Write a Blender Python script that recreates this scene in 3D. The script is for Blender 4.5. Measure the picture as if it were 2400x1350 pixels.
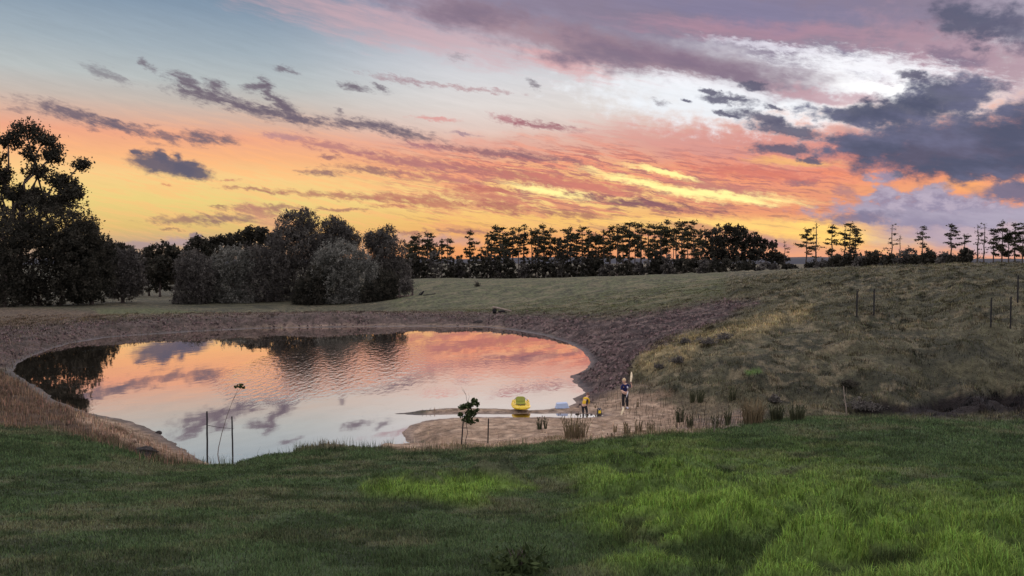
import bpy, bmesh, math, random
import numpy as np
from mathutils import Vector, Matrix
for o in list(bpy.data.objects): bpy.data.objects.remove(o)
SC = bpy.context.scene
COL = SC.collection
F = 1848.0; PITCH = math.radians(2.23); CAMZ = 8.0
cp, sp = math.cos(PITCH), math.sin(PITCH)
# ---------------------------------------------------------------- camera
cam = bpy.data.cameras.new('camera'); cam.lens = F/2400*36; cam.sensor_width = 36
cam.clip_start = 0.1; cam.clip_end = 20000
co = bpy.data.objects.new('camera', cam); COL.objects.link(co)
co.location = (0, 0, CAMZ); co.rotation_euler = (math.radians(90)-PITCH, 0, 0)
SC.camera = co
SC.view_settings.view_transform = 'Standard'; SC.view_settings.look = 'None'
SC.view_settings.exposure = 0; SC.view_settings.gamma = 1
SC.cycles.max_bounces = 6; SC.cycles.diffuse_bounces = 2; SC.cycles.glossy_bounces = 3
SC.cycles.transparent_max_bounces = 4; SC.cycles.sample_clamp_indirect = 3

def slin(c):
    return tuple(((v/255)/12.92 if v/255 <= 0.04045 else ((v/255+0.055)/1.055)**2.4) for v in c)

def smooth(a, b, x):
    t = np.clip((np.asarray(x, float)-a)/(b-a), 0, 1); return t*t*(3-2*t)

# a point of the photograph's survey -> the place it stands on
def at_depth(px, py, D):
    u = (px-1200)/F; v = (675-py)/F
    dy = cp+v*sp; dz = -sp+v*cp
    return (D*u/dy, D, CAMZ+D*dz/dy)
def at_z(px, py, z):
    v = (675-py)/F; dy = cp+v*sp; dz = -sp+v*cp
    return at_depth(px, py, (z-CAMZ)*dy/dz)
def to_px(x, y, z):
    Y = y*cp-(z-CAMZ)*sp; V = y*sp+(z-CAMZ)*cp
    Y = np.where(Y < .3, .3, Y)
    return 1200+F*x/Y, 675-F*V/Y

# ---------------------------------------------------------------- sky (world, by direction)
def sky_world():
    w = bpy.data.worlds.new('World'); SC.world = w; w.use_nodes = True
    nt = w.node_tree; nt.nodes.clear(); L = nt.links.new
    def N(t, **k):
        n = nt.nodes.new(t)
        for a, b in k.items(): setattr(n, a, b)
        return n
    def inp(sock, v):
        if hasattr(v, 'is_output'): L(v, sock)
        else: sock.default_value = v
    def M(op, a, b=0.0, c=0.0):
        n = N('ShaderNodeMath', operation=op); inp(n.inputs[0], a); inp(n.inputs[1], b); inp(n.inputs[2], c); return n.outputs[0]
    def VM(op, a, b=(0, 0, 0), s=None):
        n = N('ShaderNodeVectorMath', operation=op); inp(n.inputs[0], a); inp(n.inputs[1], b)
        if s is not None: n.inputs['Scale'].default_value = s
        return n.outputs['Value'] if op == 'LENGTH' else n.outputs[0]
    def MR(v, a, b, c=0.0, d=1.0, sm=True):
        n = N('ShaderNodeMapRange'); n.interpolation_type = 'SMOOTHSTEP' if sm else 'LINEAR'
        inp(n.inputs[0], v); inp(n.inputs[1], a); inp(n.inputs[2], b); inp(n.inputs[3], c); inp(n.inputs[4], d); return n.outputs[0]
    def MIX(f, a, b, mode='MIX'):
        n = N('ShaderNodeMix', data_type='RGBA', blend_type=mode); n.clamp_factor = True
        inp(n.inputs[0], f); inp(n.inputs[6], a); inp(n.inputs[7], b); return n.outputs[2]
    def C(c): return (*slin(c), 1)
    tc = N('ShaderNodeTexCoord').outputs['Generated']
    sep = N('ShaderNodeSeparateXYZ'); L(tc, sep.inputs[0])
    az = M('ARCTAN2', sep.outputs[0], sep.outputs[1])
    el = M('ARCSINE', sep.outputs[2])
    U = M('MULTIPLY', az, F); V = M('MULTIPLY', el, F)
    cb = N('ShaderNodeCombineXYZ'); L(U, cb.inputs[0]); L(V, cb.inputs[1]); P = cb.outputs[0]
    def uv(px, py):
        u = (px-1200)/F; v = (675-py)/F
        y = cp+v*sp; z = -sp+v*cp
        return math.atan2(u, y)*F, math.atan2(z, math.hypot(u, y))*F
    def noise(sx, sy, rot, det, rough, off, dist=0.0, src=None):
        mp = N('ShaderNodeMapping'); mp.inputs['Location'].default_value = (off, off*1.7, off*.3)
        mp.inputs['Rotation'].default_value = (0, 0, math.radians(rot)); mp.inputs['Scale'].default_value = (1/sx, 1/sy, 1)
        mp.vector_type = 'POINT'
        r = N('ShaderNodeMapping'); r.inputs['Rotation'].default_value = (0, 0, math.radians(rot)); L(src or P, r.inputs[0])
        mp.inputs['Rotation'].default_value = (0, 0, 0); L(r.outputs[0], mp.inputs[0])
        n = N('ShaderNodeTexNoise'); n.noise_dimensions = '2D'; n.inputs['Scale'].default_value = 1; n.inputs['Detail'].default_value = det
        n.inputs['Roughness'].default_value = rough; n.inputs['Distortion'].default_value = dist
        L(mp.outputs[0], n.inputs['Vector']); return n
    # warps
    wn = noise(75, 42, 10, 4, .6, 3.1)
    w1 = VM('MULTIPLY', VM('SUBTRACT', wn.outputs['Color'], (.5, .5, .5)), (95, 52, 0))
    P1 = VM('ADD', P, w1)
    wn2 = noise(22, 11, 10, 4, .65, 8.3)
    w2 = VM('MULTIPLY', VM('SUBTRACT', wn2.outputs['Color'], (.5, .5, .5)), (26, 15, 0))
    P2 = VM('ADD', VM('ADD', P, VM('SCALE', w1, s=.35)), w2)
    PW = {'puff': P1, 'fine': P2, 'raw': P}
    PS = VM('ADD', P, VM('SCALE', w1, s=.22))
    npuff = noise(46, 26, 6, 8, .62, 1.3).outputs['Fac']
    nstr = noise(130, 12, 11, 9, .66, 5.5, src=PS).outputs['Fac']
    nstr2 = noise(66, 7, 9, 8, .66, 15.5, src=PS).outputs['Fac']
    nwide = noise(260, 90, 12, 5, .6, 22.5).outputs['Fac']
    nfray = noise(30, 9, 14, 8, .68, 41.5, src=PS).outputs['Fac']
    NF = {'fray': nfray, 'puff': npuff, 'str': nstr, 'str2': nstr2, 'wide': nwide}
    NH = {k: M('SUBTRACT', v, .5) for k, v in NF.items()}
    NT = {k: MR(v, .36, .64) for k, v in NF.items()}
    def after(vec, c):        # keeps the node program sequential
        n = N('ShaderNodeVectorMath', operation='MULTIPLY_ADD'); L(c, n.inputs[0]); n.inputs[1].default_value = (1e-5,)*3; L(vec, n.inputs[2]); return n.outputs[0]
    def ramp(stops):
        r = N('ShaderNodeValToRGB'); e = r.color_ramp.elements
        st = sorted([(min(1, max(0, uv(1200, y)[1]/700)), c) for y, c in stops])
        while len(e) < len(st): e.new(.5)
        for i, (p, c) in enumerate(st): e[i].position = p; e[i].color = C(c)
        L(MR(V, 0, 700, 0, 1, False), r.inputs[0]); return r.outputs[0]
    left = ramp([(602, (175, 148, 130)), (570, (198, 165, 128)), (540, (225, 188, 112)), (480, (236, 208, 124)), (425, (248, 204, 132)), (385, (248, 180, 124)),
                 (340, (238, 164, 130)), (305, (216, 176, 156)), (270, (198, 184, 174)), (220, (184, 190, 190)), (150, (160, 174, 184)), (60, (132, 152, 172)), (0, (112, 136, 160)), (-120, (110, 125, 160))])
    cen = ramp([(602, (240, 150, 82)), (560, (243, 170, 98)), (515, (246, 190, 104)), (465, (253, 212, 132)), (425, (250, 194, 122)), (385, (244, 172, 124)),
                (345, (230, 178, 156)), (300, (224, 200, 190)), (250, (222, 214, 210)), (190, (214, 213, 216)), (120, (200, 202, 211)), (50, (175, 172, 192)), (0, (160, 158, 185)), (-120, (130, 130, 165))])
    rig = ramp([(602, (240, 158, 110)), (565, (244, 180, 114)), (530, (246, 180, 112)), (500, (238, 150, 108)), (460, (240, 160, 112)), (420, (246, 145, 108)),
                (375, (236, 142, 120)), (335, (225, 155, 142)), (290, (228, 185, 172)), (250, (238, 232, 230)), (180, (250, 250, 254)), (110, (238, 236, 248)), (60, (175, 150, 175)), (-120, (135, 125, 160))])
    base = MIX(MR(U, -600, -50), left, cen); base = MIX(MR(U, 150, 620), base, rig)
    nb = M('ADD', MR(nwide, .3, .7, .93, 1.07, False), 0)
    base = MIX(1.0, base, N('ShaderNodeCombineColor').outputs[0]) if False else base
    col = base
    def blob(x1, y1, x2, y2, w, c, op=1.0, soft=.5, warp='puff', nf='puff', na=1.0, gain=1.0):
        nonlocal col
        a, b = uv(x1, y1), uv(x2, y2)
        cx, cy = (a[0]+b[0])/2, (a[1]+b[1])/2
        half = math.hypot(b[0]-a[0], b[1]-a[1])/2
        mp = N('ShaderNodeMapping'); mp.vector_type = 'TEXTURE'
        mp.inputs['Location'].default_value = (cx, cy, 0)
        mp.inputs['Rotation'].default_value = (0, 0, math.atan2(b[1]-a[1], b[0]-a[0]) if half > 1 else 0)
        mp.inputs['Scale'].default_value = (max(half+w*.6, w), w, 1)
        L(after(PW[warp], col), mp.inputs[0])
        r = VM('LENGTH', mp.outputs[0])
        r = M('MULTIPLY_ADD', NH[nf], -na*2.0, r)
        m = MR(r, 1+soft, 1-soft, 0, op)
        cc = C(c); cc = (cc[0]*gain, cc[1]*gain, cc[2]*gain, 1)
        col = MIX(m, col, cc)
        return m
    def shade(x1, y1, x2, y2, w, c1, c2, op=1.0, soft=.35, nf='puff', na=1.0, warp='puff', cn='puff'):
        nonlocal col      # a cloud with two tones broken up by noise
        m = blob(x1, y1, x2, y2, w, c1, op, soft, warp, nf, na)
        col = MIX(M('MULTIPLY', m, NT[cn]), col, C(c2))
    # --- thin pink high sheets, glow and the upper right bank
    blob(1450, 325, 1950, 365, 42, (216, 150, 142), .85, .6, nf='str', na=.9)
    blob(900, 340, 1500, 350, 24, (224, 160, 145), .5, .7, nf='str', na=.9)
    blob(1700, 170, 2300, 195, 92, (255, 255, 255), .95, .7, gain=1.2)
    blob(1500, 215, 1950, 245, 46, (246, 246, 250), .85, .8)
    blob(2300, 150, 2420, 170, 30, (220, 225, 215), .7, .8)
    blob(1450, 200, 1800, 240, 55, (236, 240, 246), .8, .8)
    blob(640, -5, 1300, 140, 34, (204, 166, 172), .7, .9, nf='str', na=1.0)
    blob(1250, 130, 1420, 165, 20, (222, 165, 165), .7, .7, nf='str', na=.9)
    blob(1080, -30, 2500, 40, 100, (138, 126, 148), .97, .5, nf='wide', na=.5)
    shade(980, 5, 1800, 192, 33, (164, 136, 148), (132, 116, 136), .96, .6, nf='wide', na=.6, cn='wide')
    blob(1350, 70, 1900, 190, 20, (132, 112, 134), .6, .9, nf='str', na=.6)
    blob(1550, 55, 2050, 82, 18, (172, 136, 154), .9, .8, nf='str', na=.8)
    blob(1800, 205, 2080, 245, 13, (196, 156, 166), .8, .6, nf='puff', na=.8)
    blob(2080, 100, 2500, 190, 62, (176, 142, 158), .85, .6, nf='puff', na=.9)
    blob(1500, 5, 2000, 35, 28, (128, 126, 160), .6, .8, nf='wide')
    blob(2215, 40, 2330, 60, 34, (88, 92, 116), .9, .6, na=1.2)
    blob(2330, 60, 2470, 90, 30, (98, 98, 122), .85, .6, na=1.2)
    blob(2200, 130, 2290, 140, 14, (122, 110, 135), .7, .7, na=1.4)
    blob(1960, 118, 2030, 140, 8, (140, 135, 160), .8, .7, 'fine', na=1.4)
    blob(2000, 165, 2060, 175, 8, (150, 145, 165), .6, .7, 'fine', na=1.4)
    blob(1880, 135, 2230, 178, 22, (250, 250, 255), .85, .8, 'fine', 'fray', 1.3, gain=1.05)
    blob(1690, 92, 1900, 120, 7, (232, 228, 240), .7, .8, 'fine', 'fray', 1.2)
    blob(1560, 178, 1780, 222, 14, (246, 246, 252), .75, .8, 'fine', 'fray', 1.2)
    # --- orange zone with broken streaks
    prev = col
    zm = blob(950, 400, 1900, 425, 66, (0, 0, 0), 1, .5, 'puff', 'wide', .4)
    sk = M('MULTIPLY', M('MULTIPLY', zm, MR(nstr, .45, .56)), .92)
    col = MIX(sk, prev, C((236, 146, 116)))
    sk2 = M('MULTIPLY', zm, MR(nstr2, .47, .60)); col = MIX(M('MULTIPLY', sk2, .85), col, C((178, 112, 112)))
    prev = col
    zm = blob(1050, 485, 2000, 510, 62, (0, 0, 0), 1, .5, 'puff', 'wide', .4)
    sk = M('MULTIPLY', zm, MR(nstr, .46, .60)); col = MIX(M('MULTIPLY', sk, .85), prev, C((218, 138, 108)))
    sk2 = M('MULTIPLY', zm, MR(nstr2, .5, .64)); col = MIX(M('MULTIPLY', sk2, .7), col, C((168, 112, 104)))
    prev = col                         # faint horizontal veils over the yellow left part
    zm = blob(150, 420, 1000, 470, 130, (0, 0, 0), 1, .6, 'raw', 'wide', .2)
    col = MIX(M('MULTIPLY', M('MULTIPLY', zm, MR(nstr, .45, .62)), .4), prev, C((252, 176, 112)))
    for b in [(1400, 405, 1640, 460, 9), (1560, 445, 1850, 472, 12), (1200, 432, 1370, 460, 10), (1480, 385, 1640, 425, 6)]:
        blob(*b, (255, 236, 150), .95, .6, 'fine', 'str', .9, gain=1.15)
    blob(1430, 520, 1900, 530, 14, (255, 214, 112), .75, .8, 'fine', 'str', 1.0, gain=1.1)
    blob(1830, 545, 2090, 560, 20, (255, 206, 104), .9, .7, 'fine', 'str', 1.0, gain=1.1)
    blob(1780, 375, 1960, 385, 8, (250, 190, 110), .7, .7, 'fine', 'str', 1.0)
    blob(1100, 515, 1350, 530, 12, (254, 204, 112), .6, .8, 'fine', 'str', 1.0)
    # --- dark grey-mauve streak clouds
    DK = (112, 100, 114)
    for b in [(85, 245, 250, 290, 12), (240, 285, 350, 312, 9), (215, 160, 285, 188, 8, .6), (337, 146, 358, 160, 7, .8), (20, 258, 70, 262, 4, .5),
              (408, 178, 462, 205, 10), (425, 212, 560, 243, 12), (490, 196, 520, 212, 10), (540, 240, 640, 268, 12),
              (582, 204, 628, 200, 8), (622, 205, 665, 255, 10), (650, 238, 700, 280, 13), (600, 256, 770, 292, 8),
              (650, 160, 685, 166, 6, .8), (815, 200, 852, 210, 8, .9), (880, 202, 902, 212, 6, .8), (790, 258, 802, 264, 5, .7), (1060, 130, 1088, 134, 6, .4),
              (775, 282, 900, 300, 9), (880, 295, 1000, 322, 11), (345, 291, 370, 294, 4, .7), (440, 318, 500, 328, 13), (520, 326, 555, 330, 8, .8), (378, 315, 410, 330, 8, .8),
              (1240, 192, 1262, 200, 5, .7), (205, 304, 220, 306, 3, .6), (1540, 235, 1560, 245, 6, .6), (350, 335, 378, 338, 4, .5)]:
        op = b[5] if len(b) > 5 else .92
        blob(*b[:5], DK, op, .85, 'fine', 'fray', 1.5)
    for b in [(310, 358, 330, 362, 7), (325, 375, 440, 400, 19), (400, 385, 492, 412, 15), (365, 364, 385, 366, 13), (408, 366, 422, 370, 12)]:
        blob(*b, (98, 94, 112), .95, .45, 'fine', 'puff', .8)
    PD = (182, 124, 124)
    for b in [(690, 328, 880, 362, 9, PD), (860, 368, 1120, 400, 11, (178, 116, 118)), (1040, 344, 1340, 378, 7, (140, 100, 112)), (800, 392, 960, 408, 6, (150, 108, 108)),
              (960, 405, 1150, 438, 8, (194, 122, 114)), (1090, 395, 1300, 425, 12, (180, 112, 108)), (1240, 415, 1480, 452, 16, (206, 122, 108)), (1080, 440, 1200, 445, 6, (190, 110, 98)),
              (718, 402, 788, 405, 7, (140, 105, 108)), (755, 368, 790, 372, 5, (150, 105, 110)), (885, 178, 1020, 200, 6, (172, 146, 154)), (1020, 198, 1190, 216, 4, (186, 156, 160)),
              (1160, 270, 1230, 290, 7, (182, 120, 128)), (1210, 288, 1340, 302, 7, (160, 100, 112)), (980, 276, 1060, 284, 4, (222, 155, 150)), (1060, 310, 1120, 318, 3, (170, 140, 150)),
              (960, 340, 1040, 352, 5, (170, 118, 126)), (630, 315, 700, 325, 7, (190, 140, 140)),
              (530, 441, 640, 448, 3.5, (180, 128, 104)), (650, 448, 940, 470, 6, (182, 122, 102)), (850, 456, 1060, 468, 7, (196, 126, 104)), (940, 470, 1090, 482, 8, (192, 122, 100)),
              (1060, 455, 1250, 470, 11, (202, 126, 106)), (1120, 478, 1240, 492, 10, (180, 106, 98)), (1290, 500, 1410, 506, 7, (172, 112, 98)), (1380, 462, 1640, 492, 9, (128, 88, 100)),
              (1590, 425, 1780, 450, 9, (194, 122, 114)), (1850, 425, 1900, 428, 7, (140, 108, 124)), (1640, 395, 1900, 415, 12, (214, 120, 104)),
              (370, 516, 500, 516, 8, (158, 120, 106)), (480, 508, 600, 516, 8, (152, 116, 106)), (545, 488, 700, 486, 6, (164, 118, 104)), (560, 494, 640, 500, 9, (168, 122, 106)),
              (740, 489, 850, 491, 3.5, (170, 118, 100)), (495, 484, 530, 485, 2.5, (170, 130, 100)), (380, 538, 420, 539, 2, (170, 130, 100)), (1030, 541, 1150, 544, 6, (172, 118, 106)), (930, 545, 1000, 546, 4, (176, 122, 104)),
              (380, 432, 400, 434, 2.5, (215, 140, 100)), (520, 422, 550, 423, 3, (205, 130, 105)), (890, 482, 960, 484, 4, (186, 116, 98))]:
        blob(*b, .85, .8, 'fine', 'fray', 1.7)
    blob(600, 505, 690, 545, 26, (222, 150, 122), .65, .8, 'puff', 'wide', .5)
    blob(280, 574, 400, 574, 7, (172, 148, 150), .8, .6, 'fine', 'puff', 1.0)
    blob(400, 568, 480, 566, 10, (176, 152, 156), .85, .6, 'fine', 'puff', 1.0)
    blob(452, 548, 470, 550, 6, (150, 130, 140), .85, .5, 'fine', 'puff', 1.0)
    blob(930, 560, 1100, 568, 12, (190, 150, 150), .7, .7, 'fine', 'puff', 1.0)
    blob(1700, 560, 1880, 575, 14, (176, 132, 140), .75, .7, 'fine', 'str', 1.0)
    blob(1550, 525, 1750, 545, 8, (190, 122, 106), .7, .7, 'fine', 'str', 1.0)
    blob(1350, 595, 2450, 600, 14, (232, 160, 128), .5, .9, 'raw', 'wide', .2)
    # --- right: lilac cumulus then the slate cloud
    shade(2060, 540, 2500, 545, 42, (172, 158, 180), (200, 176, 184), .9, .6, 'wide', .5, 'puff', 'wide')
    shade(1965, 500, 2500, 505, 26, (150, 142, 168), (176, 166, 186), .95, .4, 'puff', .8, 'puff', 'wide')
    for b in [(2065, 455, 2085, 465, 24), (2140, 458, 2230, 470, 22), (2050, 415, 2100, 412, 15), (2200, 440, 2215, 450, 16), (2050, 470, 2350, 480, 20)]:
        shade(*b, (150, 140, 166), (186, 172, 190), .93, .40, 'puff', 1.0, 'fine', 'puff')
    blob(2300, 445, 2500, 455, 18, (112, 112, 140), .93, .45, 'fine', 'puff', .8)
    blob(1940, 515, 2080, 505, 12, (128, 120, 146), .85, .5, 'fine', 'puff', .9)
    blob(1960, 445, 2010, 455, 9, (150, 118, 134), .6, .7, 'fine')
    blob(2225, 428, 2300, 434, 15, (252, 168, 100), .9, .6, 'fine', 'puff', .7)
    SL1, SL2 = (84, 88, 112), (112, 112, 140)
    shade(2010, 345, 2560, 340, 62, SL1, SL2, .97, .38, 'puff', .55, 'puff', 'wide')
    for b in [(2140, 222, 2300, 220, 36), (2030, 262, 2200, 262, 34), (1910, 265, 2100, 270, 20), (2340, 300, 2560, 300, 52), (1960, 335, 2100, 345, 24), (2150, 395, 2560, 400, 22)]:
        shade(*b, SL1, SL2, .95, .42, 'puff', .8, 'puff', 'wide')
    for b in [(1760, 290, 1930, 318, 14), (1730, 262, 1830, 285, 13), (1665, 228, 1760, 240, 9), (1640, 210, 1680, 220, 5), (1775, 345, 1885, 350, 11), (1735, 195, 1800, 210, 9),
              (1600, 234, 1615, 240, 5), (2110, 170, 2160, 180, 10), (1880, 375, 1920, 378, 7), (1800, 250, 1840, 262, 8), (1680, 262, 1720, 272, 5)]:
        blob(*b, (98, 96, 118), .93, .5, 'fine', 'puff', 1.2)
    blob(1940, 302, 2010, 306, 10, (214, 160, 150), .75, .6, 'fine')
    # overall fine sheet variation
    g = N('ShaderNodeMix', data_type='RGBA', blend_type='MULTIPLY'); g.inputs[0].default_value = 1
    vv = N('ShaderNodeCombineColor'); s = MR(nstr, .25, .75, .955, 1.045, False)
    for i in range(3): L(s, vv.inputs[i])
    L(col, g.inputs[6]); L(vv.outputs[0], g.inputs[7]); col = g.outputs[2]
    hs = N('ShaderNodeHueSaturation'); hs.inputs['Saturation'].default_value = .96; hs.inputs['Value'].default_value = 1.02; L(col, hs.inputs['Color']); col = hs.outputs[0]
    # high and behind: unseen grey-mauve sky, brightened to light the ground and trees
    hi = MIX(MR(nwide, .35, .65), C((172, 180, 194)), C((198, 184, 184)))
    hi = MIX(1.0, hi, (SKYHI, SKYHI, SKYHI*1.04, 1), 'MULTIPLY')
    col = MIX(MR(V, 640, 950), col, hi)
    col = MIX(MR(M('ABSOLUTE', U), 1350, 2100), col, hi)
    col = MIX(MR(V, -6, -60), col, (.03, .03, .025, 1))
    bg = N('ShaderNodeBackground'); L(col, bg.inputs[0]); bg.inputs[1].default_value = 1.0
    out = N('ShaderNodeOutputWorld'); L(bg.outputs[0], out.inputs[0])
    w.cycles.sampling_method = 'MANUAL'; w.cycles.sample_map_resolution = 512
SKYHI = 2.9
sky_world()
sun = bpy.data.lights.new('sun', 'SUN'); sun.energy = .5; sun.angle = math.radians(9); sun.color = (1, .62, .36)
so = bpy.data.objects.new('sun', sun); COL.objects.link(so)
_az, _el = math.radians(14), math.radians(4)
so.rotation_euler = Vector((-math.sin(_az)*math.cos(_el), -math.cos(_az)*math.cos(_el), -math.sin(_el))).to_track_quat('-Z', 'Y').to_euler()
# ---------------------------------------------------------------- helpers
RNG = np.random.default_rng(7)
def tag(o, label=None, cat=None, group=None, kind=None):
    if label: o['label'] = label
    if cat: o['category'] = cat
    if group: o['group'] = group
    if kind: o['kind'] = kind
    return o
def link(name, mesh, mat=None, parent=None):
    o = bpy.data.objects.new(name, mesh); COL.objects.link(o)
    if mat is not None and not mesh.materials: mesh.materials.append(mat)
    if parent is not None: o.parent = parent
    return o
def empty(name, loc, rz=0, s=1):
    o = bpy.data.objects.new(name, None); COL.objects.link(o); o.location = loc; o.rotation_euler = (0, 0, rz)
    o.scale = (s, s, s) if not hasattr(s, '__len__') else s; o.empty_display_size = .2
    return o
def np_mesh(name, V, faces, n, attrs=None, smooth_=False, mats=None):
    """V (k,3); faces (m,n) index array"""
    me = bpy.data.meshes.new(name); V = np.asarray(V, np.float32); faces = np.asarray(faces, np.int32)
    me.vertices.add(len(V)); me.vertices.foreach_set('co', V.ravel())
    m = len(faces); me.loops.add(m*n); me.loops.foreach_set('vertex_index', faces.ravel())
    me.polygons.add(m); me.polygons.foreach_set('loop_start', np.arange(0, m*n, n, dtype=np.int32))
    try: me.polygons.foreach_set('loop_total', np.full(m, n, np.int32))
    except Exception: pass
    if smooth_: me.polygons.foreach_set('use_smooth', np.ones(m, bool))
    me.update(calc_edges=True)
    for k, (typ, dom, arr) in (attrs or {}).items():
        a = me.attributes.new(k, typ, dom)
        a.data.foreach_set('color' if typ == 'FLOAT_COLOR' else 'value', np.asarray(arr, np.float32).ravel())
    return me
def vnoise(x, y, seed=0):
    xi = np.floor(x).astype(np.int64); yi = np.floor(y).astype(np.int64); fx = x-xi; fy = y-yi
    fx = fx*fx*fx*(fx*(fx*6-15)+10); fy = fy*fy*fy*(fy*(fy*6-15)+10)
    def h(a, b):
        n = (a*374761393+b*668265263+seed*1442695041) & 0xffffffff
        n = ((n ^ (n >> 13))*1274126177) & 0xffffffff
        n = n ^ (n >> 16); return (n & 0xffff)/65535.0
    a = h(xi, yi); b = h(xi+1, yi); c = h(xi, yi+1); d = h(xi+1, yi+1)
    return (a*(1-fx)+b*fx)*(1-fy)+(c*(1-fx)+d*fx)*fy
def fbm(x, y, oct=4, seed=0, gain=.5):
    s = 0; a = 1; t = 0
    for i in range(oct):
        s = s+a*vnoise(x*2**i+17.3*i, y*2**i-9.1*i, seed+i); t += a; a *= gain
    return s/t
def node_mat(name):
    m = bpy.data.materials.new(name); m.use_nodes = True; nt = m.node_tree
    b = nt.nodes.get('Principled BSDF'); return m, nt, b
def simple(name, c, rough=.7, var=.25, scale=6, metal=0, spec=.3):
    m, nt, b = node_mat(name); L = nt.links.new
    tc = nt.nodes.new('ShaderNodeTexCoord'); n = nt.nodes.new('ShaderNodeTexNoise'); n.inputs['Scale'].default_value = scale; n.inputs['Detail'].default_value = 5
    L(tc.outputs['Object'], n.inputs['Vector'])
    r = nt.nodes.new('ShaderNodeValToRGB'); r.color_ramp.elements[0].position = .3; r.color_ramp.elements[1].position = .7
    r.color_ramp.elements[0].color = (*[v*(1-var) for v in c], 1); r.color_ramp.elements[1].color = (*[v*(1+var) for v in c], 1)
    L(n.outputs['Fac'], r.inputs[0]); L(r.outputs[0], b.inputs['Base Color'])
    b.inputs['Roughness'].default_value = rough; b.inputs['Metallic'].default_value = metal; b.inputs['Specular IOR Level'].default_value = spec
    return m
def leaf_mat(name, c1, c2, tr=.25):
    m, nt, b = node_mat(name); L = nt.links.new
    at = nt.nodes.new('ShaderNodeAttribute'); at.attribute_name = 'tone'
    oi = nt.nodes.new('ShaderNodeObjectInfo')
    mx = nt.nodes.new('ShaderNodeMix'); mx.data_type = 'RGBA'
    mx.inputs[6].default_value = (*c1, 1); mx.inputs[7].default_value = (*c2, 1); L(at.outputs['Fac'], mx.inputs[0])
    L(mx.outputs[2], b.inputs['Base Color']); b.inputs['Roughness'].default_value = .75; b.inputs['Specular IOR Level'].default_value = .05
    t = nt.nodes.new('ShaderNodeBsdfTranslucent'); L(mx.outputs[2], t.inputs[0])
    ms = nt.nodes.new('ShaderNodeMixShader'); ms.inputs[0].default_value = tr
    L(b.outputs[0], ms.inputs[1]); L(t.outputs[0], ms.inputs[2]); L(ms.outputs[0], nt.nodes['Material Output'].inputs[0])
    return m
def color_attr_mat(name, tr=0.0, rough=.85, vary=True):
    m, nt, b = node_mat(name); L = nt.links.new
    at = nt.nodes.new('ShaderNodeAttribute'); at.attribute_name = 'col'
    b.inputs['Roughness'].default_value = rough; b.inputs['Specular IOR Level'].default_value = .12
    L(at.outputs['Color'], b.inputs['Base Color'])
    if tr:
        t = nt.nodes.new('ShaderNodeBsdfTranslucent'); L(at.outputs['Color'], t.inputs[0])
        ms = nt.nodes.new('ShaderNodeMixShader'); ms.inputs[0].default_value = tr
        L(b.outputs[0], ms.inputs[1]); L(t.outputs[0], ms.inputs[2]); L(ms.outputs[0], nt.nodes['Material Output'].inputs[0])
    return m
def tube(pts, radii, n=6):
    """verts, quads of one tube"""
    pts = [Vector(p) for p in pts]; V = []; Fq = []
    for i, p in enumerate(pts):
        d = (pts[min(i+1, len(pts)-1)]-pts[max(i-1, 0)]).normalized()
        a = d.orthogonal().normalized() if i == 0 else (prev-d*prev.dot(d)).normalized()
        prev = a; b = d.cross(a)
        for k in range(n):
            t = 2*math.pi*k/n; V.append(p+(a*math.cos(t)+b*math.sin(t))*radii[i])
    for i in range(len(pts)-1):
        for k in range(n):
            Fq.append((i*n+k, i*n+(k+1) % n, (i+1)*n+(k+1) % n, (i+1)*n+k))
    return V, Fq
class MB:
    def __init__(s): s.V = []; s.F = []
    def add(s, V, Fq):
        o = len(s.V); s.V += [tuple(v) for v in V]; s.F += [tuple(i+o for i in f) for f in Fq]
    def tube(s, pts, radii, n=6, cap=True):
        if not hasattr(radii, '__len__'): radii = [radii]*len(pts)
        V, Fq = tube(pts, radii, n); s.add(V, Fq)
        if cap:
            o = len(s.V)-len(V); s.F.append(tuple(o+k for k in reversed(range(n)))); s.F.append(tuple(o+len(V)-n+k for k in range(n)))
    def box(s, c, sz, rz=0, taper=1.0):
        cx, cy, cz = c; x, y, z = [v/2 for v in sz]; V = []
        for dz, t in ((-z, 1), (z, taper)):
            for dx, dy in ((-x, -y), (x, -y), (x, y), (-x, y)):
                X, Y = dx*t, dy*t; V.append((cx+X*math.cos(rz)-Y*math.sin(rz), cy+X*math.sin(rz)+Y*math.cos(rz), cz+dz))
        s.add(V, [(3, 2, 1, 0), (4, 5, 6, 7), (0, 1, 5, 4), (1, 2, 6, 5), (2, 3, 7, 6), (3, 0, 4, 7)])
    def build(s, name, mat, parent=None, smooth_=False, bevel=0):
        me = bpy.data.meshes.new(name); me.from_pydata(s.V, [], s.F); me.update()
        if smooth_:
            for p in me.polygons: p.use_smooth = True
        o = link(name, me, mat, parent)
        if bevel:
            b = o.modifiers.new('bevel', 'BEVEL'); b.width = bevel; b.segments = 2
        return o

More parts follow.
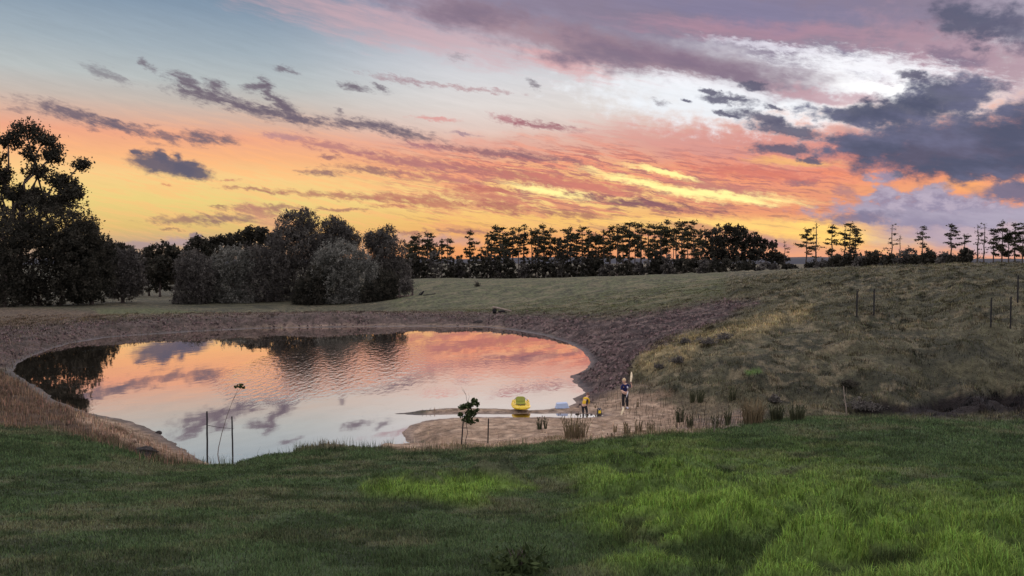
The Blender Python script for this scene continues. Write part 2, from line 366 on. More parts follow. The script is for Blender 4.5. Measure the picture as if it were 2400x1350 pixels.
# ---------------------------------------------------------------- shoreline and terrain
SHORE_PX = [(30, 872), (40, 852), (75, 835), (120, 818), (170, 804), (250, 791), (330, 785), (450, 777), (600, 770), (800, 766.5), (1000, 765), (1130, 766), (1200, 773), (1270, 785),
    (1330, 803), (1368, 823), (1384, 848), (1374, 866), (1338, 881), (1346, 896), (1360, 908), (1372, 919), (1360, 928), (1341, 934), (1352, 944), (1330, 953), (1290, 959),
    (1240, 961), (1190, 959), (1130, 956), (1060, 956), (985, 962), (925, 970), (985, 974), (1060, 972), (1120, 971.5), (1200, 971), (1300, 969.5), (1380, 971), (1415, 974),
    (1400, 977), (1365, 979), (1300, 978), (1200, 977.5), (1120, 977), (1060, 979), (1000, 985), (960, 996), (943, 1015), (948, 1034), (985, 1049),
    (900, 1056), (700, 1060), (610, 1082), (560, 1094), (490, 1090), (430, 1052), (370, 1015), (300, 985), (200, 966), (130, 937), (85, 905)]
SHORE = np.array([at_z(px, py, 0)[:2] for px, py in SHORE_PX])
def shore_dist(x, y):
    """signed: positive on land"""
    sh = x.shape; x = x.ravel(); y = y.ravel(); best = np.full(x.shape, 1e9); ins = np.zeros(x.shape, bool)
    n = len(SHORE)
    for i in range(n):
        x1, y1 = SHORE[i]; x2, y2 = SHORE[(i+1) % n]
        dx, dy = x2-x1, y2-y1
        t = np.clip(((x-x1)*dx+(y-y1)*dy)/(dx*dx+dy*dy), 0, 1)
        best = np.minimum(best, np.hypot(x-x1-t*dx, y-y1-t*dy))
        if y1 != y2:
            c = ((y1 > y) != (y2 > y)) & (x < (x2-x1)*(y-y1)/(y2-y1)+x1); ins ^= c
    return np.where(ins, -best, best).reshape(sh)
CP = []
for px in (-600, 0, 600, 1200, 1800, 2400, 3000):
    CP += [at_z(px, 1700, 4.9), at_z(px, 1350, 4.0), at_z(px, 1200, 2.9)]
    if px != 2400 and px != 3000: CP.append(at_z(px, 1120, 2.0))
CP += [at_depth(*c) for c in [(600, 1050, 29), (700, 1047, 29), (800, 1044, 29), (970, 1047, 29), (540, 1084, 26.8), (480, 1088, 26.8), (1150, 1046, 29), (1300, 1031, 30.3), (1500, 1018, 31),
    (1700, 996, 33), (1900, 978, 34.2), (2100, 975, 34.2), (2300, 985, 33.6), (2600, 1000, 33),
    (1900, 1040, 28), (2300, 1040, 28), (1500, 1070, 25.5), (1200, 1080, 24.5), (800, 1080, 25)]]
CP += [at_z(*c) for c in [(1150, 1036, .35), (1050, 1010, .30), (1150, 1000, .30), (1300, 1000, .30), (1450, 1003, .30), (1600, 1000, .38), (1700, 985, .45), (1800, 975, .5),
    (2000, 960, .5), (2200, 962, .35), (2350, 962, .35), (1450, 950, .25), (1550, 945, .4), (1650, 940, .6), (1800, 930, 1.0), (1950, 935, .9), (2100, 925, 1.2), (2280, 915, 1.5), (2400, 915, 1.5), (2600, 920, 1.5),
    (1450, 900, .6), (1560, 880, 1.4), (1700, 880, 1.7), (1900, 870, 1.9), (2100, 860, 2.2), (2300, 850, 2.4),
    (1520, 832, 1.9), (1620, 805, 2.5), (1720, 775, 3.1), (1850, 755, 3.5), (2008, 745, 3.9), (2200, 760, 3.7), (2345, 772, 3.8), (2600, 770, 3.8),
    (1420, 810, .8), (1500, 790, 1.3), (1550, 760, 2.0), (1650, 735, 2.9), (1450, 760, 1.6), (1300, 770, .8), (1250, 750, 1.0), (1150, 740, .8), (1000, 745, .8),
    (1850, 700, 4.3), (2100, 690, 4.9), (2385, 712, 5.0), (2600, 700, 5.1), (1600, 690, 3.5), (1400, 700, 2.2), (1200, 700, 1.2), (1050, 705, .6), (950, 700, 0.2), (1000, 735, .6),
    (1700, 665, 4.5), (1950, 655, 5.7), (2200, 650, 6.2), (2450, 650, 6.3)]]
CREST = [(900, 666, 190), (1000, 662, 188), (1150, 659, 176), (1300, 654, 160), (1480, 648, 146), (1650, 643.5, 132), (1760, 638, 130), (1870, 632, 126), (1980, 628.5, 115), (2100, 625.5, 101), (2250, 623, 93), (2400, 621.5, 87), (2650, 620, 84)]
CP += [at_depth(*c) for c in CREST]
for px, py, D in CREST: CP += [at_depth(px, py+5, D*1.35), at_depth(px, py+9, D*2.0)]
CP += [at_z(*c) for c in [(700, 735, 1.2), (850, 734, 1.2), (1000, 733, .9), (550, 738, 1.2), (400, 743, 1.1), (200, 762, .9), (100, 785, .8), (30, 805, .7), (-100, 790, .7), (0, 760, .6), (-300, 800, .8),
    (0, 722, -.6), (-300, 722, -.6), (200, 718, -1.0), (400, 715, -1.4), (600, 727, -1.5), (800, 728, -1.5), (930, 722, -1.0), (300, 702, -1.5), (100, 705, -1.4), (930, 690, -.6),
    (-100, 900, .8), (0, 905, .6), (0, 960, .9), (-200, 960, 1.0), (0, 1040, 1.6), (120, 985, .7), (200, 1030, 1.0), (320, 1062, 1.15), (300, 1015, .45), (420, 1082, .9), (200, 1080, 1.7)]]
CP += [at_depth(px, 690, 260) for px in (-200, 100, 400, 700)] + [at_depth(px, 665, 380) for px in (-200, 200, 600)]
CP = np.array(CP)
def lp(x, y): return np.arctan2(x, y)*45, 30*np.log(np.hypot(x, y)+2)
def _tps():
    a, b = lp(CP[:, 0], CP[:, 1]); n = len(a)
    d = np.hypot(a[:, None]-a, b[:, None]-b); K = np.where(d > 0, d*d*np.log(d+1e-9), 0)+np.eye(n)*.8
    A = np.zeros((n+3, n+3)); A[:n, :n] = K; A[:n, n] = 1; A[:n, n+1] = a; A[:n, n+2] = b; A[n:, :n] = A[:n, n:].T
    return a, b, np.linalg.solve(A, np.concatenate([CP[:, 2], [0, 0, 0]]))
TA, TB, TW = _tps()
def base_h(x, y):
    sh = x.shape; x = x.ravel(); y = y.ravel(); r = np.hypot(x, y); az = np.arctan2(x, y)
    azc = np.clip(az, -.80, .80); rc = np.clip(r, 5, 420)
    a, b = azc*45, 30*np.log(rc+2); out = np.empty(len(x)); n = len(TA)
    for i in range(0, len(x), 40000):
        s = slice(i, i+40000); d2 = (a[s, None]-TA)**2+(b[s, None]-TB)**2
        out[s] = (np.where(d2 > 0, .5*d2*np.log(d2+1e-12), 0)) @ TW[:n]+TW[n]+TW[n+1]*a[s]+TW[n+2]*b[s]
    back = smooth(.85, 1.5, np.abs(az)); out = out*(1-back)+(5.2-1.2*smooth(20, 120, r))*back
    far = smooth(300, 600, r); out = out*(1-far)+(-4-r*.0055)*far
    return out.reshape(sh)
# ground cover zones: polygons surveyed from the photograph -> (softness px, name)
ZONES = {
 'lawn': [[(-900, 1020), (0, 1000), (130, 1005), (260, 1040), (400, 1085), (480, 1092), (560, 1090), (610, 1060), (700, 1050), (980, 1052), (1100, 1050), (1200, 1040), (1300, 1030), (1420, 1030), (1480, 1018), (1620, 1010), (1700, 1003), (1760, 992),
           (1900, 978), (2100, 975), (2300, 985), (3300, 1000), (3300, 4000), (-900, 4000)], 7],
 'bright': [[(1350, 1110), (1400, 1080), (1600, 1075), (1700, 1105), (1850, 1110), (2000, 1120), (2100, 1160), (2300, 1170), (2420, 1160), (2420, 1400), (1750, 1400), (1600, 1330), (1450, 1310), (1380, 1240), (1420, 1180)], 125],
 'bright2': [[(840, 1140), (950, 1118), (1080, 1122), (1200, 1135), (1230, 1155), (1150, 1165), (1100, 1180), (1000, 1158), (880, 1155)], 22],
 'bright3': [[(0, 0), (1, 0), (1, 1)], 1],
 'sand': [[(940, 1000), (1000, 975), (1060, 950), (1180, 950), (1330, 948), (1400, 940), (1480, 935), (1560, 948), (1640, 985), (1700, 1000), (1640, 1012), (1500, 1020), (1400, 1035), (1250, 1060), (1000, 1075), (900, 1040)], 9],
 'dirt': [[(1330, 890), (1400, 870), (1500, 900), (1600, 930), (1720, 950), (1790, 975), (1700, 1005), (1560, 1000), (1480, 990), (1400, 960), (1340, 945)], 14],
 'mud': [[(1130, 740), (1250, 738), (1400, 745), (1550, 730), (1700, 705), (1780, 705), (1700, 745), (1600, 780), (1520, 815), (1480, 850), (1470, 900), (1420, 925), (1350, 945), (1330, 880), (1300, 790), (1150, 768)], 14],
 'bank': [[(-300, 775), (60, 765), (200, 752), (400, 742), (560, 738), (700, 734), (1000, 734), (1180, 738), (1200, 780), (1000, 775), (600, 780), (250, 800), (50, 860), (-300, 900)], 9],
 'crestline': [[(300, 738), (560, 731), (1180, 731), (1180, 738), (560, 740), (300, 744)], 5],
 'leftdry': [[(-300, 705), (100, 715), (230, 725), (330, 738), (200, 752), (0, 775), (-300, 790)], 9],
 'leftslope': [[(-300, 870), (0, 872), (60, 900), (130, 940), (210, 975), (280, 1010), (440, 1070), (480, 1095), (400, 1095), (250, 1045), (120, 1005), (-300, 1010)], 10],
 'leftsand': [[(190, 966), (300, 985), (370, 1015), (430, 1050), (520, 1090), (430, 1085), (330, 1045), (230, 1015), (180, 985)], 9],
 'paddock': [[(900, 690), (1000, 650), (1400, 645), (1700, 640), (1700, 690), (1500, 725), (1250, 735), (1000, 728), (930, 715)], 18],
 'golden': [[(1480, 870), (1500, 825), (1580, 790), (1700, 765), (1800, 735), (1900, 715), (1900, 745), (1780, 780), (1660, 810), (1600, 850), (1520, 880)], 16],
 'gully': [[(1980, 972), (2010, 955), (2070, 945), (2120, 955), (2160, 950), (2240, 930), (2400, 922), (2600, 922), (2600, 968), (2300, 972), (2150, 975)], 6],
 'wash': [[(1590, 985), (1680, 975), (1740, 955), (1800, 960), (1750, 990), (1680, 1008), (1600, 1004)], 8],
 'greenfar': [[(220, 712), (360, 706), (520, 722), (520, 732), (360, 738), (240, 735)], 7],
 'greenspot': [[(1735, 868), (1775, 862), (1785, 872), (1745, 880)], 4],
}
def poly_sd(px, py, poly):
    best = np.full(px.shape, 1e9); ins = np.zeros(px.shape, bool); n = len(poly)
    for i in range(n):
        x1, y1 = poly[i]; x2, y2 = poly[(i+1) % n]; dx, dy = x2-x1, y2-y1
        t = np.clip(((px-x1)*dx+(py-y1)*dy)/(dx*dx+dy*dy+1e-9), 0, 1)
        best = np.minimum(best, np.hypot(px-x1-t*dx, (py-y1-t*dy)))
        if y1 != y2: ins ^= ((y1 > py) != (y2 > py)) & (px < (x2-x1)*(py-y1)/(y2-y1)+x1)
    return np.where(ins, best, -best)
def zones(x, y, z):
    px, py = to_px(x, y, z); r = np.hypot(x, y)
    k = np.clip(900/np.maximum(r, 1), 2, 60)
    px = px+(fbm(x*.5, y*.5, 4, 11)-.5)*k*2.2; py = py+(fbm(x*.5, y*.5, 4, 31)-.5)*k*.8
    front = y > 1
    return {n: np.where(front, smooth(-s, s, poly_sd(px, py, p)), 1.0 if n == 'lawn' else 0.0) for n, (p, s) in ZONES.items()}
def terrain(x, y, detail=True, want=False):
    x = np.asarray(x, float); y = np.asarray(y, float)
    h = base_h(x, y); near = np.hypot(x, y) < 130
    d = shore_dist(x, y)
    dj = d+(fbm(x*1.3, y*1.3, 4, 5)-.5)*(.25+.75*smooth(.0, 1.5, np.abs(d)))*np.where((x > 3) & (x < 9.5) & (y < 45) & (y > 36), .25, 1.3)
    Z = zones(x, y, h)
    steep = np.where(Z['bank'] > .5, .42, .10)
    steep = .10+.32*Z['bank']+.12*Z['mud']+.28*Z['lawn']
    bk = Z['bank'][...]; ledge = np.where(dj > 0, np.minimum(dj, 1.1)*.07+np.maximum(dj-1.1, 0)*steep, 0)
    sand = np.clip(Z['sand']+Z['dirt']+Z['leftsand'], 0, 1)
    w = smooth(0, 1, np.clip(dj/(6-3.5*sand-2.5*np.clip(Z['bank']+Z['lawn'], 0, 1)), 0, 1))
    land = np.minimum(np.where(bk > .3, ledge, steep*dj), np.maximum(h, .12))*(1-w)+np.maximum(h, np.where(d < 8, .12, -99))*w
    h2 = np.where(dj > 0, land, np.maximum(dj*.25, -1.4))
    if detail:
        r = np.hypot(x, y)
        lawn = Z['lawn']; br = np.clip(Z['bright']+Z['bright2'], 0, 1)
        bump = (fbm(x*.9, y*.9, 4, 3)-.5)*.16*lawn
        tus = np.clip(fbm(x*.95, y*1.3, 3, 43)-.40, 0, 1)*4
        bump += tus*br*.34
        hill = np.clip(1-lawn-sand-Z['bank']*.6-Z['mud']*.55-Z['paddock']*.6, 0, 1)*smooth(.3, 2, dj)
        t2 = np.abs(fbm(x*.42, y*.62, 4, 57)-.5)*2
        bump += (np.clip(fbm(x*.6, y*.8, 4, 71)-.5, -.2, 1)*1.1-.1*t2)*hill*(r < 150)*.9
        bump += ((fbm(x*1.4, y*1.4, 4, 81, .6)-.5)*.30+(.5-np.abs(fbm(x*.35, y*.35, 4, 83)-.5)*4)*.16)*(Z['mud']+Z['bank'])*smooth(.2, 2.5, dj)
        bump += (fbm(x*1.8, y*1.8, 3, 91)-.5)*.07*sand
        bump += (fbm(x*.25, y*.25, 3, 77)-.5)*.5*Z['paddock']
        bump -= Z['gully']*.35*(.6+.8*fbm(x*.8, y*.8, 3, 19))
        h2 = h2+bump*smooth(0, .8, dj)
    if want: return h2, d, zones(x, y, np.maximum(h2, 0))
    return h2
def H(x, y):
    return float(terrain(np.array([x]), np.array([y]))[0])

C_ = lambda *v: np.array(v, float)
COLS = dict(lawn=C_(.060, .090, .036), lawndry=C_(.135, .120, .070), bright=C_(.155, .240, .045), hill=C_(.078, .072, .040), hilldk=C_(.036, .036, .021), hilldry=C_(.185, .150, .088),
            mud=C_(.040, .026, .024), mudlt=C_(.130, .090, .076), bank=C_(.052, .039, .031), sand=C_(.300, .205, .130), sandlt=C_(.42, .30, .20), wet=C_(.060, .045, .042), pad=C_(.082, .088, .038),
            slope=C_(.105, .070, .046), gully=C_(.013, .009, .009), wash=C_(.22, .17, .14), golden=C_(.260, .205, .100))
def ground_colour(x, y, z, d, Z):
    def mixc(c, n, w): return c*(1-w[..., None])+n*w[..., None]
    r = np.hypot(x, y); one = np.ones(x.shape)
    n1 = fbm(x*.35, y*.55, 5, 101, .6); n2 = fbm(x*1.6, y*2.2, 4, 103, .6); n3 = fbm(x*.12, y*.12, 3, 107)
    c = one[..., None]*COLS['hill']
    c = mixc(c, COLS['hilldk'], smooth(.46, .62, n1)*.85); c = mixc(c, COLS['hilldry'], smooth(.5, .68, n2)*.6*smooth(.35, .6, n3)+.0)
    c = mixc(c, COLS['pad'], Z['paddock']*(.9)); c = mixc(c, COLS['hilldk'], Z['paddock']*smooth(.46, .6, n2)*.75); c = mixc(c, COLS['hilldry'], Z['paddock']*smooth(.5, .62, n1)*.4)
    c = mixc(c, COLS['golden'], Z['golden']*(.35+.6*smooth(.4, .6, n2)))
    dd = Z['dirt']; c = mixc(c, COLS['sand']*.8, dd*(.25+.6*smooth(.45, .6, n1)))
    c = mixc(c, COLS['slope'], Z['leftdry']*.7); c = mixc(c, COLS['pad'], Z['greenfar']*.9)
    m = Z['mud']; mc = COLS['mud']*(1-smooth(.5, .64, n2)[..., None])+COLS['mudlt']*smooth(.5, .64, n2)[..., None]; c = c*(1-m[..., None]*.93)+mc*m[..., None]*.93
    rill = smooth(.10, .0, np.abs(fbm(x*.5, y*.35, 4, 83)-.5)); c = mixc(c, COLS['mud']*.6, rill*m*.7)
    tide = (.5+.5*np.sin(d*2.6+fbm(x*.3, y*.3, 3, 15)*9))*smooth(7, 1, d)*smooth(.3, 1, d)*(1-Z['lawn'])
    b = Z['bank']; bc = COLS['bank']*(1-smooth(.48, .64, n2)[..., None]*.5)+COLS['mudlt']*smooth(.48, .64, n2)[..., None]*.5; c = c*(1-b[..., None]*.95)+bc*b[..., None]*.95
    c = mixc(c, COLS['mudlt']*1.2, tide*np.clip(m+b, 0, 1)*.35); c = mixc(c, COLS['mudlt']*1.15, Z['crestline']*.5)
    c = mixc(c, COLS['slope'], Z['leftslope']*.9)
    s = np.clip(Z['sand']+.8*Z['leftsand'], 0, 1); sc_ = COLS['sand']*(1-smooth(.48, .62, n2)[..., None])+COLS['sandlt']*smooth(.48, .62, n2)[..., None]
    c = c*(1-s[..., None]*.95)+sc_*s[..., None]*.95
    c = mixc(c, COLS['wash'], Z['wash']*.7*smooth(.42, .55, n2))
    g = Z['gully']; c = mixc(c, COLS['gully'], g*.95)
    far = smooth(110, 260, r)*(1-Z['paddock']); c = mixc(c, COLS['hilldk'], far*.6)
    l = Z['lawn']; lc = one[..., None]*COLS['lawn']
    lc = mixc(lc, COLS['lawndry'], smooth(.46, .62, n1)*.5); lc = mixc(lc, COLS['lawn']*.5, smooth(.50, .62, fbm(x*.8+9, y*1.1, 4, 141, .6))*.7); nb = fbm(x*.95, y*1.3, 3, 43); lc = lc*(1-.5*(Z['bright']*smooth(.48, .36, nb))[..., None]); br = np.clip(Z['bright']*(.16+1.0*smooth(.38, .56, nb)*(.5+.5*smooth(.35, .55, n1)))+Z['bright2']*(.35+.65*smooth(.38, .52, n1)), 0, 1)  # hollows between bright tussocks darkened in the colour, as shade under the mounds
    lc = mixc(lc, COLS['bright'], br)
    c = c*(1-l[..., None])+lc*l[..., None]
    c = mixc(c, C_(.075, .12, .03), Z['greenspot'])
    wet = smooth(.9, .05, d)*(1-.7*Z['bank'])*(1-.7*Z['leftslope'])*(1-Z['lawn'])*(.8-.25*Z['sand']); c = mixc(c, COLS['wet'], wet*.85)
    ln = smooth(1.0, .7, d)*smooth(.25, .5, d)*Z['bank']*.4*smooth(-36, -24, x); c = mixc(c, COLS['sandlt'], ln*.8)
    return np.clip(c, .01, .9)
def build_ground():
    az1 = np.radians(np.arange(-37, 37.001, .075)); az0 = np.radians(np.concatenate([np.arange(-180, -60, 6), np.arange(-60, -37, 1.0)])); az2 = np.radians(np.concatenate([np.arange(38, 60, 1.0), np.arange(60, 180, 6)]))
    az = np.concatenate([az0, az1, az2])
    r = [.6]
    while r[-1] < 9000:
        q = r[-1]; r.append(q*(1.06 if q < 6 else 1.012 if q < 12 else 1.006 if q < 24 else 1.0045 if q < 100 else 1.008 if q < 220 else 1.05))
    r = np.array(r); A, R = np.meshgrid(az, r); X = R*np.sin(A); Y = R*np.cos(A)
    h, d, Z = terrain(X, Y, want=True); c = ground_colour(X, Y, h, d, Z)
    na, nr = len(az), len(r); V = np.stack([X, Y, h], -1).reshape(-1, 3)
    i = np.arange(nr-1)[:, None]*na; j = np.arange(na)[None, :]; j2 = (j+1) % na
    Fq = np.stack([i+j, i+j2, i+na+j2, i+na+j], -1).reshape(-1, 4)[:, ::-1]
    col = np.concatenate([c.reshape(-1, 3), np.ones((na*nr, 1))], 1)
    rough = np.clip(Z['sand']*0+smooth(.7, .02, d)*(1-Z['lawn']), 0, 1)
    me = np_mesh('ground', V, Fq, 4, {'col': ('FLOAT_COLOR', 'POINT', col), 'wet': ('FLOAT', 'POINT', rough.ravel())}, True)
    m, nt, b = node_mat('ground_cover'); L = nt.links.new
    at = nt.nodes.new('ShaderNodeAttribute'); at.attribute_name = 'col'
    wt = nt.nodes.new('ShaderNodeAttribute'); wt.attribute_name = 'wet'
    g = nt.nodes.new('ShaderNodeNewGeometry')
    n = nt.nodes.new('ShaderNodeTexNoise'); n.inputs['Scale'].default_value = 9; n.inputs['Detail'].default_value = 6; n.inputs['Roughness'].default_value = .7; L(g.outputs['Position'], n.inputs['Vector'])
    n2 = nt.nodes.new('ShaderNodeTexNoise'); n2.inputs['Scale'].default_value = 2.2; n2.inputs['Detail'].default_value = 8; n2.inputs['Roughness'].default_value = .75; L(g.outputs['Position'], n2.inputs['Vector'])
    mr = nt.nodes.new('ShaderNodeMapRange'); mr.inputs[1].default_value = .3; mr.inputs[2].default_value = .7; mr.inputs[3].default_value = .25; mr.inputs[4].default_value = 1.85; L(n2.outputs['Fac'], mr.inputs[0])
    hs = nt.nodes.new('ShaderNodeVectorMath'); hs.operation = 'SCALE'; L(at.outputs['Color'], hs.inputs[0]); L(mr.outputs[0], hs.inputs['Scale'])
    L(hs.outputs[0], b.inputs['Base Color'])
    rr = nt.nodes.new('ShaderNodeMapRange'); rr.inputs[3].default_value = .92; rr.inputs[4].default_value = .38; L(wt.outputs['Fac'], rr.inputs[0]); L(rr.outputs[0], b.inputs['Roughness'])
    b.inputs['Specular IOR Level'].default_value = .25
    ad = nt.nodes.new('ShaderNodeMath'); ad.operation = 'ADD'; L(n.outputs['Fac'], ad.inputs[0])
    L(n2.outputs['Fac'], ad.inputs[1])
    bp = nt.nodes.new('ShaderNodeBump'); bp.inputs['Strength'].default_value = .9; bp.inputs['Distance'].default_value = .28; L(ad.outputs[0], bp.inputs['Height']); L(bp.outputs[0], b.inputs['Normal'])
    o = link('ground', me, m); tag(o, kind='structure'); return o
build_ground()

def build_water():
    c = SHORE.mean(0); xs = np.array(SHORE)
    # the water sheet reaches a little under the rising bank
    from mathutils.geometry import tessellate_polygon
    n = len(SHORE); out = []
    for i in range(n):
        p0 = Vector(SHORE[i-1]); p1 = Vector(SHORE[i]); p2 = Vector(SHORE[(i+1) % n])
        nn = Vector(((p2-p0).y, -(p2-p0).x)).normalized()
        q = p1+nn*.9
        if shore_dist(np.array([q.x]), np.array([q.y]))[0] < 0: q = p1-nn*.9
        out.append(q)
    # grid clipped by distance instead of an offset outline: robust at the channel
    gx = np.arange(xs[:, 0].min()-2, xs[:, 0].max()+2, .5); gy = np.arange(xs[:, 1].min()-2, xs[:, 1].max()+2, .5)
    X, Y = np.meshgrid(gx, gy); D = shore_dist(X, Y); keep = D < 1.0
    nx = len(gx); i, j = np.nonzero(keep[:-1, :-1] | keep[1:, :-1] | keep[:-1, 1:] | keep[1:, 1:])
    q = np.stack([i*nx+j, i*nx+j+1, (i+1)*nx+j+1, (i+1)*nx+j], -1)
    used, inv = np.unique(q, return_inverse=True)
    V = np.stack([X.ravel()[used], Y.ravel()[used], np.zeros(len(used))], -1)
    me = np_mesh('pond_water', V, inv.reshape(-1, 4), 4, None, True)
    m, nt, b = node_mat('water'); L = nt.links.new; nt.nodes.remove(b)
    g = nt.nodes.new('ShaderNodeNewGeometry')
    def noise(scale, sx, sy, det, off):
        mp = nt.nodes.new('ShaderNodeMapping'); mp.inputs['Scale'].default_value = (sx, sy, 1); mp.inputs['Location'].default_value = (off, off, 0); L(g.outputs['Position'], mp.inputs[0])
        t = nt.nodes.new('ShaderNodeTexNoise'); t.inputs['Scale'].default_value = scale; t.inputs['Detail'].default_value = det; t.inputs['Roughness'].default_value = .5; L(mp.outputs[0], t.inputs['Vector']); return t.outputs['Fac']
    def patch(px, py, wx, wy):
        c = at_z(px, py, 0); mp = nt.nodes.new('ShaderNodeMapping'); mp.vector_type = 'TEXTURE'; mp.inputs['Location'].default_value = (c[0], c[1], 0); mp.inputs['Scale'].default_value = (wx, wy, 50)
        L(g.outputs['Position'], mp.inputs[0]); v = nt.nodes.new('ShaderNodeVectorMath'); v.operation = 'LENGTH'; L(mp.outputs[0], v.inputs[0])
        r = nt.nodes.new('ShaderNodeMapRange'); r.interpolation_type = 'SMOOTHSTEP'; L(v.outputs['Value'], r.inputs[0]); r.inputs[1].default_value = 1.15; r.inputs[2].default_value = .85; return r.outputs[0]
    def mth(op, a, bb):
        t = nt.nodes.new('ShaderNodeMath'); t.operation = op
        for k, v in enumerate((a, bb)):
            if hasattr(v, 'is_output'): L(v, t.inputs[k])
            else: t.inputs[k].default_value = v
        return t.outputs[0]
    fine = noise(1, 3.0, .95, 3, 3.3); big = noise(1, .12, .16, 3, 9)
    msk = mth('ADD', mth('MULTIPLY', patch(790, 850, 6.6, 16), 1.0), mth('MULTIPLY', patch(1050, 880, 9, 9), .22))
    msk = mth('ADD', msk, mth('MULTIPLY', mth('GREATER_THAN', big, .56), .05)); msk = mth('ADD', msk, .012)
    hgt = mth('MULTIPLY', mth('MULTIPLY', fine, msk), .024)
    hgt = mth('ADD', hgt, mth('MULTIPLY', noise(1, .5, .35, 2, 20), .0035))
    bp = nt.nodes.new('ShaderNodeBump'); bp.inputs['Strength'].default_value = 1; bp.inputs['Distance'].default_value = 1; L(hgt, bp.inputs['Height'])
    gl = nt.nodes.new('ShaderNodeBsdfGlossy'); gl.inputs['Roughness'].default_value = .018; gl.inputs['Color'].default_value = (.99, .93, .90, 1); L(bp.outputs[0], gl.inputs['Normal'])
    df = nt.nodes.new('ShaderNodeBsdfDiffuse'); df.inputs['Color'].default_value = (.03, .026, .018, 1)
    ms = nt.nodes.new('ShaderNodeMixShader'); ms.inputs[0].default_value = .9; L(df.outputs[0], ms.inputs[1]); L(gl.outputs[0], ms.inputs[2]); L(ms.outputs[0], nt.nodes['Material Output'].inputs[0])
    tag(link('pond_water', me, m), kind='structure')
build_water()
# ---------------------------------------------------------------- trees
M_BARK = simple('bark', (.060, .045, .038), .9, .35, 3)
M_PALEBARK = simple('pale_bark', (.20, .16, .13), .85, .3, 4)
M_LEAF_DARK = leaf_mat('gum_leaves', (.018, .018, .014), (.078, .070, .052), .45)
M_LEAF_GREY = leaf_mat('grey_green_leaves', (.056, .056, .047), (.250, .240, .200), .45)
M_LEAF_MID = leaf_mat('scrub_leaves', (.040, .036, .033), (.170, .154, .130), .45)
M_LEAF_PINE = leaf_mat('pine_needles', (.022, .024, .014), (.080, .070, .040), .25)
def leaf_quads(P, size, rng, flat=0.0, aspect=1.6, tone=None):
    n = len(P)
    a = rng.normal(size=(n, 3)); a[:, 2] *= (1-flat); a /= np.linalg.norm(a, axis=1)[:, None]+1e-9
    b = rng.normal(size=(n, 3)); b[:, 2] *= (1-flat*.6); b -= a*(a*b).sum(1)[:, None]; b /= np.linalg.norm(b, axis=1)[:, None]+1e-9
    s = size*rng.uniform(.55, 1.35, n)[:, None]
    A = a*s*aspect*.5; B = b*s*.5
    V = np.stack([P-A, P+B*.9, P+A, P-B*.9], 1).reshape(-1, 3)
    Fq = np.arange(n*4).reshape(-1, 4)
    if tone is None: tone = rng.random(n)
    return V, Fq, tone
def foliage(name, P, size, mat, parent, rng, flat=0, aspect=1.6, tone=None):
    V, Fq, t = leaf_quads(np.asarray(P), size, rng, flat, aspect, tone)
    me = np_mesh(name, V, Fq, 4, {'tone': ('FLOAT', 'FACE', np.clip(t, 0, 1))})
    return link(name, me, mat, parent)
def lobed_crown(lobes, n, rng, clump=.9, hollow=.55, droop=0.0, per=26, spread=.75):
    """lobes: (x,y,z,rx,ry,rz) ellipsoids; leaf clumps spread through their outer volume"""
    w = np.array([l[3]*l[5]+l[3]*l[4] for l in lobes]); w = w/w.sum(); pts = []; tones = []; cl = []
    nc = max(4, n//per)
    idx = rng.choice(len(lobes), nc, p=w)
    for k in idx:
        x, y, z, rx, ry, rz = lobes[k]
        d = rng.normal(size=3); d /= np.linalg.norm(d); r = hollow+(1.06-hollow)*rng.random()**.6
        tip = rng.random() < .16
        if tip: r = rng.uniform(1.0, 1.25)
        c = np.array([x, y, z])+d*np.array([rx, ry, rz])*r
        s = clump*rng.uniform(.5, 1.25)*(.6 if tip else 1)
        q = rng.normal(size=(per, 3))*s*spread*(np.array([.36, .36, .8]) if tip else np.array([.55, .55, .40]))
        q[:, 2] -= droop*np.abs(rng.normal(size=per))*s
        pts.append(c+q); base = rng.random()**1.3*.8+.02
        tones.append(np.clip(base+rng.normal(size=per)*.16, 0, 1)); cl.append(c)
    return np.concatenate(pts), np.concatenate(tones), np.array(cl)
def branch_path(a, b, rng, wob=.08, n=5):
    a = np.array(a, float); b = np.array(b, float); L_ = np.linalg.norm(b-a); out = []
    for i in range(n+1):
        t = i/n; p = a+(b-a)*t; p = p+rng.normal(size=3)*L_*wob*math.sin(math.pi*t); p[2] += L_*.06*math.sin(math.pi*t); out.append(p)
    return out
def trunk_mesh(lobes, clumps, rng, h0, r0, mat, root, forks=1, twigs=26, base=((0, 0),)):
    mb = MB()
    for (bx, by) in base:
        top = None
        fork = np.array([bx+rng.normal()*.3, by+rng.normal()*.3, h0])
        p = branch_path((bx, by, -.3), fork, rng, .03, 4)
        mb.tube(p, [r0*1.35]+[r0*(1-.1*i) for i in range(1, 5)], 7)
        for l in lobes:
            if len(base) > 1 and abs(l[0]-bx) > l[3]*1.4: continue
            c = np.array(l[:3]); q = branch_path(fork-np.array([0, 0, .2]), c, rng, .09, 6)
            mb.tube(q, [r0*.62*(1-.12*i) for i in range(7)], 5)
    for c in clumps[rng.choice(len(clumps), min(twigs, len(clumps)), replace=False)]:
        l = min(lobes, key=lambda l: np.linalg.norm(np.array(l[:3])-c))
        q = branch_path(l[:3], c, rng, .08, 4); mb.tube(q, [r0*.22, r0*.17, r0*.13, r0*.09, r0*.05], 4, False)
    return mb.build('trunk', mat, root, True)
def ground_at(px, D):
    x = at_depth(px, 700, D)[0]; return x, D, H(x, D)
SC_ = lambda D: D/F     # metres per survey pixel
